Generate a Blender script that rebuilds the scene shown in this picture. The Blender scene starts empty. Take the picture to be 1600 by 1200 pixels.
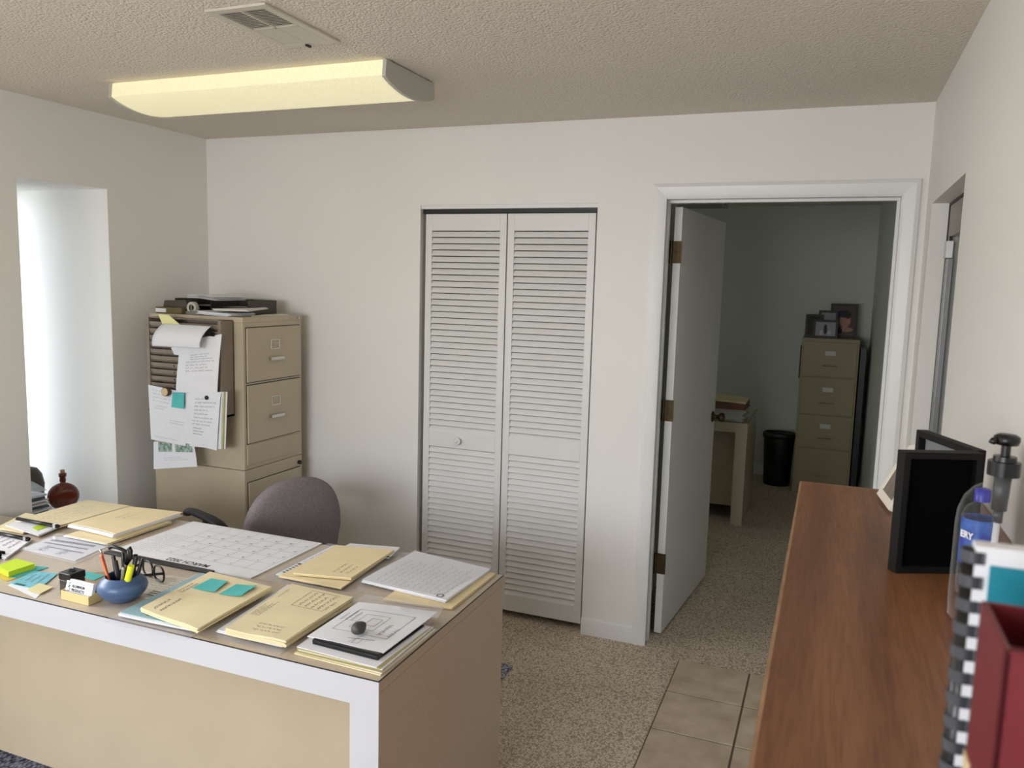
import bpy, bmesh, math, random
from mathutils import Vector, Matrix
random.seed(7)
S = bpy.context.scene
COL = S.collection
PI = math.pi

# ------------------------------------------------------------------ camera
CAMP = Vector((0.0, 0.0, 1.6677)); YAW, PITCH, ROLL, FPX = -.3761, -.1242, .027, 1254.65
cy_, sy_, cp_, sp_ = math.cos(YAW), math.sin(YAW), math.cos(PITCH), math.sin(PITCH)
_f = Vector((sy_*cp_, cy_*cp_, sp_)); _r0 = Vector((cy_, -sy_, 0)); _u0 = _r0.cross(_f)
_r = _r0*math.cos(ROLL) + _u0*math.sin(ROLL); _u = -_r0*math.sin(ROLL) + _u0*math.cos(ROLL)
cd = bpy.data.cameras.new('camera'); cam = bpy.data.objects.new('camera', cd); COL.objects.link(cam)
M = Matrix((( _r.x, _u.x, -_f.x, CAMP.x), (_r.y, _u.y, -_f.y, CAMP.y), (_r.z, _u.z, -_f.z, CAMP.z), (0, 0, 0, 1)))
cam.matrix_world = M
cd.sensor_width = 36; cd.lens = FPX/1600*36; cd.clip_start = .02; cd.clip_end = 200
cd.dof.use_dof = True; cd.dof.focus_distance = 3.0; cd.dof.aperture_fstop = 9.5
S.camera = cam

def at(px, py, ax, val):
    "where the sight line of a photo pixel meets the plane coordinate[ax] = val"
    d = _f + _r*((px-800)/FPX) - _u*((py-600)/FPX)
    t = (val - CAMP[ax])/d[ax]
    return CAMP + d*t

# ------------------------------------------------------------------ view and world
S.view_settings.view_transform = 'Standard'; S.view_settings.look = 'None'
S.view_settings.gamma = 1; S.view_settings.use_curve_mapping = False
S.view_settings.exposure = 0.0
w = bpy.data.worlds.new('sky'); S.world = w; w.use_nodes = True
nt = w.node_tree; bg = nt.nodes['Background']
sky = nt.nodes.new('ShaderNodeTexSky'); sky.sky_type = 'NISHITA'; sky.sun_elevation = math.radians(50); sky.sun_rotation = math.radians(200); sky.sun_disc = False
nt.links.new(sky.outputs[0], bg.inputs[0]); bg.inputs[1].default_value = .14

def area(name, loc, rot, sx, sy, power, col, spread=180):
    l = bpy.data.lights.new(name, 'AREA'); l.shape = 'RECTANGLE'; l.size = sx; l.size_y = sy; l.energy = power; l.color = col
    l.spread = math.radians(spread)
    o = bpy.data.objects.new(name, l); COL.objects.link(o); o.location = loc; o.rotation_euler = rot; return o
XL, XR, YB, ZC, YF = -3.258, .314, 3.585, 2.409, -1.6
# daylight outside the big front window (behind the camera), the deep window niche and the glazed door
area('daylight_front_window', (-1.55, YF-.75, 1.95), (math.radians(74), 0, 0), 3.0, 1.8, 245, (.93, .96, 1.0))
area('daylight_left_window', (-4.25, .95, 2.1), (0, math.radians(-58), 0), 1.6, 2.0, 155, (.98, .98, .98))
nl = area('daylight_niche', (-4.35, 2.1, 1.25), (0, 0, 0), 0.8, 2.0, 29, (.84, .92, 1.0)); nl.rotation_euler = Vector((-.72, -.69, 0)).to_track_quat('Z', 'Y').to_euler()
area('office_fill_light', (-3.1, 5.6, 1.5), (0, math.radians(-90), 0), 1.0, 1.0, 5, (.92, 1.0, .93))  # dim fill added inside the back office, whose left wall has no window
area('daylight_glazed_door', (1.3, 3.0, 1.3), (0, math.radians(90), 0), 1.6, 1.0, 5, (.95, .97, 1.0))

# ------------------------------------------------------------------ materials
def lin(c):
    return tuple(((v/255)/12.92 if v/255 <= .04045 else ((v/255+.055)/1.055)**2.4) for v in c)+(1,)
MATS = {}
def mat(name, rgb, rough=.6, metal=0, var=0, vscale=8, bump=0, bscale=200, spec=.5, stretch=None, rgb2=None, detail=3, bdist=.002):
    if name in MATS: return MATS[name]
    m = bpy.data.materials.new(name); m.use_nodes = True; n = m.node_tree; b = n.nodes['Principled BSDF']
    c = lin(rgb); b.inputs['Base Color'].default_value = c; b.inputs['Roughness'].default_value = rough
    b.inputs['Metallic'].default_value = metal; b.inputs['Specular IOR Level'].default_value = spec
    tc = n.nodes.new('ShaderNodeTexCoord')
    src = tc.outputs['Object']
    if stretch:
        mp = n.nodes.new('ShaderNodeMapping'); mp.inputs['Scale'].default_value = stretch; n.links.new(src, mp.inputs[0]); src = mp.outputs[0]
    if var or rgb2:
        nz = n.nodes.new('ShaderNodeTexNoise'); nz.inputs['Scale'].default_value = vscale; nz.inputs['Detail'].default_value = detail
        n.links.new(src, nz.inputs['Vector'])
        rp = n.nodes.new('ShaderNodeValToRGB'); rp.color_ramp.elements[0].position = .32; rp.color_ramp.elements[1].position = .68
        if rgb2: ca, cb = lin(rgb2), c
        else: ca = tuple(v*(1-var) for v in c[:3])+(1,); cb = tuple(min(1, v*(1+var)) for v in c[:3])+(1,)
        rp.color_ramp.elements[0].color = ca; rp.color_ramp.elements[1].color = cb
        n.links.new(nz.outputs[0], rp.inputs[0]); n.links.new(rp.outputs[0], b.inputs['Base Color'])
    if bump:
        bz = n.nodes.new('ShaderNodeTexNoise'); bz.inputs['Scale'].default_value = bscale; bz.inputs['Detail'].default_value = 2
        n.links.new(src, bz.inputs['Vector'])
        bn = n.nodes.new('ShaderNodeBump'); bn.inputs['Strength'].default_value = bump; bn.inputs['Distance'].default_value = bdist
        n.links.new(bz.outputs[0], bn.inputs['Height']); n.links.new(bn.outputs[0], b.inputs['Normal'])
    MATS[name] = m; return m
def ghost(name, rgb, opacity, rough=.05, ior=1.18):
    "thin clear sheet: see-through with a glossy skin"
    m = bpy.data.materials.new(name); m.use_nodes = True; n = m.node_tree
    for x in list(n.nodes): n.nodes.remove(x)
    o = n.nodes.new('ShaderNodeOutputMaterial'); t = n.nodes.new('ShaderNodeBsdfTransparent'); t.inputs[0].default_value = (.97, .97, .98, 1)
    g = n.nodes.new('ShaderNodeBsdfPrincipled'); g.inputs['Base Color'].default_value = lin(rgb); g.inputs['Roughness'].default_value = rough
    fr = n.nodes.new('ShaderNodeFresnel'); fr.inputs[0].default_value = ior
    ad = n.nodes.new('ShaderNodeMath'); ad.operation = 'ADD'; ad.inputs[1].default_value = opacity; ad.use_clamp = True
    n.links.new(fr.outputs[0], ad.inputs[0])
    gm = n.nodes.new('ShaderNodeNewGeometry'); iv = n.nodes.new('ShaderNodeMath'); iv.operation = 'SUBTRACT'; iv.inputs[0].default_value = 1; n.links.new(gm.outputs['Backfacing'], iv.inputs[1])
    ml = n.nodes.new('ShaderNodeMath'); ml.operation = 'MULTIPLY'; n.links.new(ad.outputs[0], ml.inputs[0]); n.links.new(iv.outputs[0], ml.inputs[1]); ad = ml
    mx = n.nodes.new('ShaderNodeMixShader'); n.links.new(ad.outputs[0], mx.inputs[0]); n.links.new(t.outputs[0], mx.inputs[1]); n.links.new(g.outputs[0], mx.inputs[2])
    n.links.new(mx.outputs[0], o.inputs[0]); MATS[name] = m; return m

WALL = mat('wall paint', (233, 231, 225), .55, var=.012, vscale=1.5, bump=.08, bscale=60)
TRIM = mat('trim paint', (228, 228, 225), .35, var=.01)
DOORP = mat('door paint', (222, 221, 216), .4, var=.015, vscale=3)
LOUV = mat('louver paint', (224, 223, 219), .38)
DARK = mat('dark metal', (14, 13, 12), .4)
BLACK = mat('black plastic', (12, 12, 13), .32)
SOFTBLACK = mat('soft black', (24, 23, 23), .5)
CHROME = mat('chrome', (205, 205, 200), .18, 1)
BRASS = mat('aged brass', (78, 66, 46), .5, .85, var=.2, vscale=40)
TAUPE = mat('taupe laminate', (192, 178, 158), .33, var=.03, vscale=90, detail=1)
WHITEL = mat('white laminate', (192, 194, 199), .35, var=.01)
BEIGEL = mat('beige laminate', (178, 165, 141), .4, var=.03, vscale=4)
CREAML = mat('cream laminate', (190, 180, 156), .4)
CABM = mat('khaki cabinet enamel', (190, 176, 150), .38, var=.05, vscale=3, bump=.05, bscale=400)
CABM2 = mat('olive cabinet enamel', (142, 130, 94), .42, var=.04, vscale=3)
RACKM = mat('brown rack enamel', (136, 122, 108), .4, var=.05)
MANILA = mat('manila card', (240, 222, 178), .6, var=.03, vscale=12)
MANILA2 = mat('pale manila card', (234, 221, 180), .6, var=.03, vscale=12)
PAPER = mat('white paper', (232, 233, 236), .65, var=.015, vscale=20)
PAPER2 = mat('grey tinted paper', (196, 197, 192), .6, var=.06, vscale=14)
BLUECARD = mat('blue card', (150, 184, 192), .5, var=.04)
TEAL = mat('teal note paper', (84, 190, 186), .6, var=.03, vscale=30)
YELLOWP = mat('pale yellow paper', (232, 226, 160), .6)
INK = mat('dark ink', (52, 50, 54), .6)
PENCILINK = mat('faint ink', (120, 118, 120), .6)
CLEAR = ghost('clear plastic', (246, 246, 250), .15, .10)
PANE = ghost('window pane', (235, 240, 240), .02, .02)

def wood(name, c1, c2, scale=(1, .06, 1), rough=.4):
    m = mat(name, c1, rough, rgb2=c2, vscale=22, stretch=scale, detail=6)
    n = m.node_tree; b = n.nodes['Principled BSDF']
    tc = n.nodes.new('ShaderNodeTexCoord'); mp = n.nodes.new('ShaderNodeMapping'); mp.inputs['Scale'].default_value = (scale[0]*3, scale[1]*3, scale[2]*3)
    nz = n.nodes.new('ShaderNodeTexNoise'); nz.inputs['Scale'].default_value = 90; nz.inputs['Detail'].default_value = 4
    n.links.new(tc.outputs['Object'], mp.inputs[0]); n.links.new(mp.outputs[0], nz.inputs['Vector'])
    mx = n.nodes.new('ShaderNodeMix'); mx.data_type = 'RGBA'; mx.blend_type = 'MULTIPLY'; mx.inputs['Factor'].default_value = .45
    old = b.inputs['Base Color'].links[0].from_socket
    rp = n.nodes.new('ShaderNodeValToRGB'); rp.color_ramp.elements[0].position = .35; rp.color_ramp.elements[0].color = (.45, .42, .4, 1); rp.color_ramp.elements[1].position = .6
    n.links.new(nz.outputs[0], rp.inputs[0]); n.links.new(old, mx.inputs['A']); n.links.new(rp.outputs[0], mx.inputs['B'])
    n.links.new(mx.outputs['Result'], b.inputs['Base Color'])
    return m
WOOD = wood('reddish brown veneer', (156, 107, 70), (124, 80, 51), rough=.42)
WOODEDGE = mat('worn veneer edge', (168, 132, 98), .5, var=.15, vscale=30)

def carpet(name, base, dark, light, sc=110, rot=.6):
    m = bpy.data.materials.new(name); m.use_nodes = True; n = m.node_tree; b = n.nodes['Principled BSDF']
    b.inputs['Roughness'].default_value = .95; b.inputs['Specular IOR Level'].default_value = .1
    tc = n.nodes.new('ShaderNodeTexCoord'); mp = n.nodes.new('ShaderNodeMapping'); mp.inputs['Rotation'].default_value = (0, 0, rot); mp.inputs['Scale'].default_value = (1, .72, 1)
    n.links.new(tc.outputs['Object'], mp.inputs[0])
    v = n.nodes.new('ShaderNodeTexVoronoi'); v.inputs['Scale'].default_value = sc; v.inputs['Randomness'].default_value = .55
    n.links.new(mp.outputs[0], v.inputs['Vector'])
    rp = n.nodes.new('ShaderNodeValToRGB'); e = rp.color_ramp.elements
    e[0].position = .1; e[0].color = lin(light); e[1].position = .72; e[1].color = lin(dark)
    k = e.new(.45); k.color = lin(base)
    n.links.new(v.outputs['Distance'], rp.inputs[0])
    nz = n.nodes.new('ShaderNodeTexNoise'); nz.inputs['Scale'].default_value = 60; n.links.new(tc.outputs['Object'], nz.inputs['Vector'])
    r2 = n.nodes.new('ShaderNodeValToRGB'); r2.color_ramp.elements[0].position = .33; r2.color_ramp.elements[0].color = (.86, .85, .84, 1); r2.color_ramp.elements[1].position = .5
    n.links.new(nz.outputs[0], r2.inputs[0])
    n3 = n.nodes.new('ShaderNodeTexNoise'); n3.inputs['Scale'].default_value = 2.2; n3.inputs['Detail'].default_value = 3; n.links.new(tc.outputs['Object'], n3.inputs['Vector'])
    r3 = n.nodes.new('ShaderNodeValToRGB'); r3.color_ramp.elements[0].position = .3; r3.color_ramp.elements[0].color = (.85, .85, .86, 1); r3.color_ramp.elements[1].position = .7
    n.links.new(n3.outputs[0], r3.inputs[0])
    mx = n.nodes.new('ShaderNodeMix'); mx.data_type = 'RGBA'; mx.blend_type = 'MULTIPLY'; mx.inputs['Factor'].default_value = .8
    my = n.nodes.new('ShaderNodeMix'); my.data_type = 'RGBA'; my.blend_type = 'MULTIPLY'; my.inputs['Factor'].default_value = 1
    n.links.new(rp.outputs[0], mx.inputs['A']); n.links.new(r2.outputs[0], mx.inputs['B']); n.links.new(mx.outputs['Result'], my.inputs['A']); n.links.new(r3.outputs[0], my.inputs['B'])
    n.links.new(my.outputs['Result'], b.inputs['Base Color'])
    bn = n.nodes.new('ShaderNodeBump'); bn.invert = True; bn.inputs['Strength'].default_value = .5; bn.inputs['Distance'].default_value = .0025
    n.links.new(v.outputs['Distance'], bn.inputs['Height']); n.links.new(bn.outputs[0], b.inputs['Normal'])
    return m
CARPET = carpet('beige loop carpet', (222, 208, 187), (168, 152, 130), (240, 228, 210), 135)
GREYMAT = carpet('grey tweed', (172, 172, 182), (86, 86, 98), (214, 214, 222), 90)

def popcorn():
    m = mat('popcorn ceiling', (226, 218, 206), .95, spec=.1); n = m.node_tree; b = n.nodes['Principled BSDF']
    tc = n.nodes.new('ShaderNodeTexCoord'); v = n.nodes.new('ShaderNodeTexVoronoi'); v.inputs['Scale'].default_value = 120
    nz = n.nodes.new('ShaderNodeTexNoise'); nz.inputs['Scale'].default_value = 70; nz.inputs['Detail'].default_value = 3
    n.links.new(tc.outputs['Object'], v.inputs['Vector']); n.links.new(tc.outputs['Object'], nz.inputs['Vector'])
    a = n.nodes.new('ShaderNodeMath'); a.operation = 'SUBTRACT'; n.links.new(nz.outputs[0], a.inputs[0]); n.links.new(v.outputs['Distance'], a.inputs[1])
    bn = n.nodes.new('ShaderNodeBump'); bn.inputs['Strength'].default_value = .75; bn.inputs['Distance'].default_value = .006
    n.links.new(a.outputs[0], bn.inputs['Height']); n.links.new(bn.outputs[0], b.inputs['Normal'])
    return m
POP = popcorn()
TILEM = mat('stone look tile', (208, 192, 168), .45, rgb2=(178, 160, 134), vscale=9, detail=6, bump=.1, bscale=40)
GROUT = mat('grout', (112, 98, 80), .9)

# ------------------------------------------------------------------ mesh helpers
class MB:
    def __init__(s): s.v = []; s.f = []; s.mi = []; s.mats = []
    def m(s, mt):
        if mt not in s.mats: s.mats.append(mt)
        return s.mats.index(mt)
    def add(s, vs, fs, mt=None, T=None):
        o = len(s.v); k = s.m(mt) if mt else 0
        for p in vs:
            p = Vector(p); s.v.append(tuple(T @ p) if T else tuple(p))
        for f in fs: s.f.append([i+o for i in f]); s.mi.append(k)
        return s
    def box(s, x0, x1, y0, y1, z0, z1, mt=None, T=None):
        vs = [(x, y, z) for z in (z0, z1) for y in (y0, y1) for x in (x0, x1)]
        return s.add(vs, [(0, 2, 3, 1), (4, 5, 7, 6), (0, 1, 5, 4), (2, 6, 7, 3), (0, 4, 6, 2), (1, 3, 7, 5)], mt, T)
    def prism(s, pts, a, b, axis='z', mt=None, T=None):
        "pts: 2-D outline; extruded from a to b along axis"
        def P(p, h): return {'z': (p[0], p[1], h), 'y': (p[0], h, p[1]), 'x': (h, p[0], p[1])}[axis]
        n = len(pts); vs = [P(p, a) for p in pts]+[P(p, b) for p in pts]
        fs = [tuple(range(n))[::-1], tuple(range(n, 2*n))]+[(i, (i+1) % n, n+(i+1) % n, n+i) for i in range(n)]
        return s.add(vs, fs, mt, T)
    def lathe(s, prof, c=(0, 0, 0), n=32, mt=None, T=None, cap=True, sx=1, sy=1):
        vs = []; fs = []
        for r, z in prof:
            for i in range(n):
                a = 2*PI*i/n; vs.append((c[0]+r*math.cos(a)*sx, c[1]+r*math.sin(a)*sy, c[2]+z))
        for j in range(len(prof)-1):
            for i in range(n): fs.append((j*n+i, j*n+(i+1) % n, (j+1)*n+(i+1) % n, (j+1)*n+i))
        if cap: fs.append(tuple(range(n))[::-1]); fs.append(tuple((len(prof)-1)*n+i for i in range(n)))
        return s.add(vs, fs, mt, T)
    def tube(s, pts, r, n=10, mt=None, T=None, r2=None, flat=1.0):
        pts = [Vector(p) for p in pts]; vs = []; fs = []; k = len(pts)
        prev = None
        for i, p in enumerate(pts):
            d = (pts[min(i+1, k-1)]-pts[max(i-1, 0)]).normalized()
            if prev is None: a = d.orthogonal().normalized() if abs(d.z) > .9 else Vector((0, 0, 1)).cross(d).normalized()
            else: a = (prev - d*prev.dot(d)).normalized()
            prev = a; b = d.cross(a); rr = r if r2 is None else r+(r2-r)*i/(k-1)
            for j in range(n):
                t = 2*PI*j/n; vs.append(p+a*math.cos(t)*rr+b*math.sin(t)*rr*flat)
        for i in range(k-1):
            for j in range(n): fs.append((i*n+j, i*n+(j+1) % n, (i+1)*n+(j+1) % n, (i+1)*n+j))
        fs.append(tuple(range(n))[::-1]); fs.append(tuple((k-1)*n+j for j in range(n)))
        return s.add(vs, fs, mt, T)
    def patch(s, P, N, t, nu=8, nv=8, mt=None):
        "solid sheet: top surface P(u,v), thickness t against the normal N"
        N = Vector(N); vs = []; fs = []
        W = nu+1
        for k in (0, 1):
            for j in range(nv+1):
                for i in range(nu+1): vs.append(P(i/nu, j/nv)-N*(t*k))
        o = W*(nv+1)
        for j in range(nv):
            for i in range(nu):
                a = j*W+i; fs.append((a, a+1, a+W+1, a+W)); fs.append((o+a, o+a+W, o+a+W+1, o+a+1))
        for i in range(nu):
            fs.append((i, o+i, o+i+1, i+1)); a = nv*W+i; fs.append((a, a+1, o+a+1, o+a))
        for j in range(nv):
            a = j*W; fs.append((a, a+W, o+a+W, o+a)); a = j*W+nu; fs.append((a, o+a, o+a+W, a+W))
        return s.add(vs, fs, mt)
    def build(s, name, mt=None, parent=None, smooth=False, bevel=0, seg=2, loc=None):
        me = bpy.data.meshes.new(name)
        c = Vector(loc) if loc else None
        if c is None and parent is None and s.v:
            xs = [p[0] for p in s.v]; ys = [p[1] for p in s.v]; zs = [p[2] for p in s.v]
            c = Vector(((min(xs)+max(xs))/2, (min(ys)+max(ys))/2, min(zs)))
        if parent is not None: c = wloc(parent)
        me.from_pydata([tuple(Vector(p)-c) for p in s.v], [], s.f)
        mats = s.mats if s.mats else [mt]
        for q in mats: me.materials.append(q)
        if s.mats:
            for p, k in zip(me.polygons, s.mi): p.material_index = k
        bm = bmesh.new(); bm.from_mesh(me); bmesh.ops.recalc_face_normals(bm, faces=bm.faces); bm.to_mesh(me); bm.free()
        if smooth:
            for p in me.polygons: p.use_smooth = True
        o = bpy.data.objects.new(name, me); COL.objects.link(o)
        if parent is not None: o.parent = parent
        else: o.location = c
        if bevel:
            md = o.modifiers.new('bevel', 'BEVEL'); md.width = bevel; md.segments = seg; md.limit_method = 'ANGLE'; md.angle_limit = math.radians(40)
            if smooth is False:
                for p in me.polygons: p.use_smooth = True
                try: md.harden_normals = True
                except Exception: pass
        elif smooth == 'auto':
            pass
        return o
def wloc(o):
    c = Vector((0, 0, 0))
    while o is not None: c += Vector(o.location); o = o.parent
    return c
def autosmooth(o, deg=40):
    me = o.data
    bm = bmesh.new(); bm.from_mesh(me)
    for e in bm.edges:
        if len(e.link_faces) == 2 and e.calc_face_angle(0) > math.radians(deg): e.smooth = False
    for f in bm.faces: f.smooth = True
    bm.to_mesh(me); bm.free(); return o
def tag(o, label, cat, group=None):
    o['label'] = label; o['category'] = cat
    if group: o['group'] = group
    return o
def thing(name, loc, label, cat, group=None):
    o = bpy.data.objects.new(name, None); COL.objects.link(o); o.location = loc; o.empty_display_size = .05
    return tag(o, label, cat, group)
def struct(o, label=None):
    o['kind'] = 'structure'
    if label: o['label'] = label
    return o
def Rz(a, c=(0, 0, 0)):
    c = Vector(c); return Matrix.Translation(c) @ Matrix.Rotation(a, 4, 'Z')

def bil(q):
    a, b, c, d = [Vector(p) for p in q]
    return lambda u, v: a*(1-u)*(1-v)+b*u*(1-v)+c*u*v+d*(1-u)*v
def hq(pts, z): return [at(x, y, 2, z) for x, y in pts]
def vq(pts, y): return [at(x, yy, 1, y) for x, yy in pts]
def flatpatch(mb, q, z_top, t, mt=None, zf=None, nu=8, nv=8, grow=1.0, off=(0, 0), rot=0):
    q = [Vector(p) for p in q]; c = sum(q, Vector())/4
    R = Matrix.Rotation(rot, 3, 'Z')
    q = [c+R @ ((p-c)*grow)+Vector((off[0], off[1], 0)) for p in q]
    B = bil(q)
    def P(u, v):
        p = B(u, v); p.z = z_top+(zf(u, v) if zf else 0); return p
    mb.patch(P, (0, 0, 1), t, nu, nv, mt); return P
def layers(mb, q, z0, z1, n, mt=None, jit=.003, zf=None, nu=6, nv=6, rot=.012):
    dz = (z1-z0)/n
    for k in range(n):
        flatpatch(mb, q, z0+dz*(k+1), dz*.86, mt, zf, nu, nv, 1, (random.uniform(-jit, jit), random.uniform(-jit, jit)), random.uniform(-rot, rot))
def scribble(mb, P, N, u0, v0, u1, v1, lines=4, wd=.0011, lift=.0006, amp=.3, mt=None, words=True, axis='u', seed=0, fill=1.0):
    "handwriting: wiggly thin strokes lying on the surface P(u,v)"
    R = random.Random(seed+lines*17); N = Vector(N)
    for k in range(lines):
        f = (k+.5)/lines; L = R.uniform(.6, 1.0)*fill; t = 0
        while t < L:
            wl = R.uniform(.07, .2); te = min(L, t+wl); st = max(5, int((te-t)*70)); pts = []
            ph = R.uniform(0, 6)
            for i in range(st+1):
                s_ = t+(te-t)*i/st; wob = amp/lines*(math.sin(i*1.9+ph)*.5+math.sin(i*.9+ph*2)*.4)
                if axis == 'u': uu, vv = u0+(u1-u0)*s_, v0+(v1-v0)*(f+wob)
                else: uu, vv = u0+(u1-u0)*(f+wob), v0+(v1-v0)*s_
                pts.append(P(uu, vv)+N*lift)
            ribbon(mb, pts, N, wd, mt); t = te+R.uniform(.02, .05)
def ribbon(mb, pts, N, wd, mt=None):
    vs = []; n = len(pts)
    for i, p in enumerate(pts):
        d = (pts[min(i+1, n-1)]-pts[max(i-1, 0)])
        if d.length < 1e-9: d = Vector((1, 0, 0))
        sdd = d.normalized().cross(N)*wd/2; vs += [p-sdd, p+sdd]
    mb.add(vs, [(2*i, 2*i+1, 2*i+3, 2*i+2) for i in range(n-1)], mt)
def line(mb, P, N, a, b, wd=.001, lift=.0006, mt=None, n=6):
    N = Vector(N); ribbon(mb, [P(a[0]+(b[0]-a[0])*i/n, a[1]+(b[1]-a[1])*i/n)+N*lift for i in range(n+1)], N, wd, mt)
def text(s, size, O, U, V, mt, parent, name='lettering', align='LEFT', depth=.0004, bold=0):
    cu = bpy.data.curves.new(name, 'FONT'); cu.body = s; cu.size = size; cu.align_x = align; cu.extrude = 0; cu.offset = bold; cu.resolution_u = 3
    tmp = bpy.data.objects.new('tmp', cu); COL.objects.link(tmp); bpy.context.view_layer.update()
    dg = bpy.context.evaluated_depsgraph_get(); me = bpy.data.meshes.new_from_object(tmp.evaluated_get(dg))
    bpy.data.objects.remove(tmp); U = Vector(U).normalized(); V = Vector(V).normalized(); N = U.cross(V)
    base = wloc(parent)
    for v in me.vertices:
        c = v.co.copy(); v.co = Vector(O)+U*c.x+V*c.y+N*depth-base
    me.materials.clear(); me.materials.append(mt)
    o = bpy.data.objects.new(name, me); COL.objects.link(o); o.parent = parent; return o

# ================================================================== STRUCTURE
b = MB(); b.box(-4.2, 1.9, -2.0, 7.9, -.08, 0); struct(b.build('floor', CARPET), 'beige loop pile carpet')
b = MB(); gx, gy, p = -.533, 3.493, .308
b.box(gx-.002, XR, gy-.308*8, gy, 0, .004, GROUT)
for i in range(3):
    for j in range(8):
        x0, y1 = gx+i*p, gy-j*p; b.box(x0+.004, min(x0+p-.004, XR), y1-p+.004, y1-.004, .003, .008, TILEM)
struct(b.build('floor_tiles', None, bevel=.0015), 'stone look tiles by the entry door')
o_c = MB().box(-4.2, 1.9, -2.0, 7.9, ZC, ZC+.12).build('ceiling', POP); struct(o_c, 'popcorn textured ceiling')
W_ = MB(); y0, y1 = YB, YB+.12
K0, K1, CT0, CT1 = -.717, .2216, -1.926, -1.0216
W_.box(-4.2, CT0, y0, y1, 0, ZC).box(CT0, CT1, y0, y1, 2.04, ZC).box(CT1, K0-.02, y0, y1, 0, ZC).box(K0-.02, K1+.02, y0, y1, 2.073, ZC).box(K1+.02, XR+.16, y0, y1, 0, ZC)
struct(W_.build('wall_back', WALL))
XO = -4.0; NY0, NY1, NZ0, NZ1 = 2.458, 2.92, .50, 2.064
WY0, WY1, WZ0, WZ1, XT = .15, 1.75, .62, 2.064, XL-.16
W_ = MB(); W_.box(XO, XL, 2.05, NY0, 0, ZC).box(XT, XL, YF-.14, WY0, 0, ZC).box(XT, XL, WY1, 2.05, 0, ZC).box(XT, XL, WY0, WY1, 0, WZ0).box(XT, XL, WY0, WY1, WZ1, ZC).box(XO, XL, NY1, YB, 0, ZC).box(XO, XL, NY0, NY1, NZ1, ZC).box(XO, XL, NY0, NY1, 0, NZ0)
struct(W_.build('wall_left', WALL))
W_ = MB(); DY0, DY1, DZ = 2.57, 3.40, 2.005
W_.box(XR, XR+.13, YF-.14, DY0, 0, ZC).box(XR, XR+.13, DY1, YB, 0, ZC).box(XR, XR+.13, DY0, DY1, DZ, ZC)
struct(W_.build('wall_right', WALL))
FX0, FX1, FZ0, FZ1 = -2.75, -.35, .62, 2.08
W_ = MB(); W_.box(XL, FX0, YF-.14, YF, 0, ZC).box(FX1, XR, YF-.14, YF, 0, ZC).box(FX0, FX1, YF-.14, YF, 0, FZ0).box(FX0, FX1, YF-.14, YF, FZ1, ZC)
struct(W_.build('wall_front', WALL))
# office beyond the door, and the closet box
OB = 7.55
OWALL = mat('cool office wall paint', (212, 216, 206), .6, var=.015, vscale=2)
struct(MB().box(-3.3, XR+.16, OB, OB+.12, 0, ZC).build('wall_office_back', OWALL))
struct(MB().box(XR, XR+.12, YB+.12, OB, 0, ZC).build('wall_office_right', OWALL))
struct(MB().box(-3.3, -3.18, YB+.12, OB, 0, ZC).build('wall_office_left', OWALL))
W_ = MB(); W_.box(-2.1, -.82, 4.35, 4.45, 0, ZC).box(-2.1, -2.0, YB+.12, 4.35, 0, ZC).box(-.9, -.82, YB+.12, 4.35, 0, ZC)
struct(W_.build('wall_closet', OWALL))

# window frames
def window(n, parts, pane, lbl):
    r = bpy.data.objects.new('window_%d' % n, None); COL.objects.link(r); r.location = pane[0]; struct(r, lbl)
    f = MB()
    for bx in parts: f.box(*bx)
    f.build('window_frame', TRIM, r, bevel=.003); g = MB(); g.box(*pane[1]); g.build('pane', PANE, r)
    return r
xm = (FX0+FX1)/2
window(1, [(FX0, FX1, YF-.10, YF-.05, FZ0, FZ0+.05), (FX0, FX1, YF-.10, YF-.05, FZ1-.05, FZ1), (FX0, FX0+.05, YF-.10, YF-.05, FZ0+.05, FZ1-.05), (FX1-.05, FX1, YF-.10, YF-.05, FZ0+.05, FZ1-.05), (xm-.025, xm+.025, YF-.10, YF-.05, FZ0+.05, FZ1-.05)],
       ((xm, YF-.08, FZ0), (FX0+.05, FX1-.05, YF-.078, YF-.074, FZ0+.05, FZ1-.05)), 'wide front window')
window(2, [(XO+.01, XO+.06, NY0, NY1, NZ0, NZ0+.05), (XO+.01, XO+.06, NY0, NY1, NZ1-.05, NZ1), (XO+.01, XO+.06, NY0, NY0+.04, NZ0+.05, NZ1-.05), (XO+.01, XO+.06, NY1-.04, NY1, NZ0+.05, NZ1-.05)],
       ((XO+.03, (NY0+NY1)/2, NZ0), (XO+.03, XO+.034, NY0+.04, NY1-.04, NZ0+.05, NZ1-.05)), 'narrow window deep in the wall niche')

window(3, [(XT+.02, XT+.07, WY0, WY1, WZ0, WZ0+.05), (XT+.02, XT+.07, WY0, WY1, WZ1-.05, WZ1), (XT+.02, XT+.07, WY0, WY0+.05, WZ0+.05, WZ1-.05), (XT+.02, XT+.07, WY1-.05, WY1, WZ0+.05, WZ1-.05), (XT+.02, XT+.07, .93, .97, WZ0+.05, WZ1-.05)],
       ((XT+.045, .95, WZ0), (XT+.043, XT+.047, WY0+.05, WY1-.05, WZ0+.05, WZ1-.05)), 'left wall window beside the desk')
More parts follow.
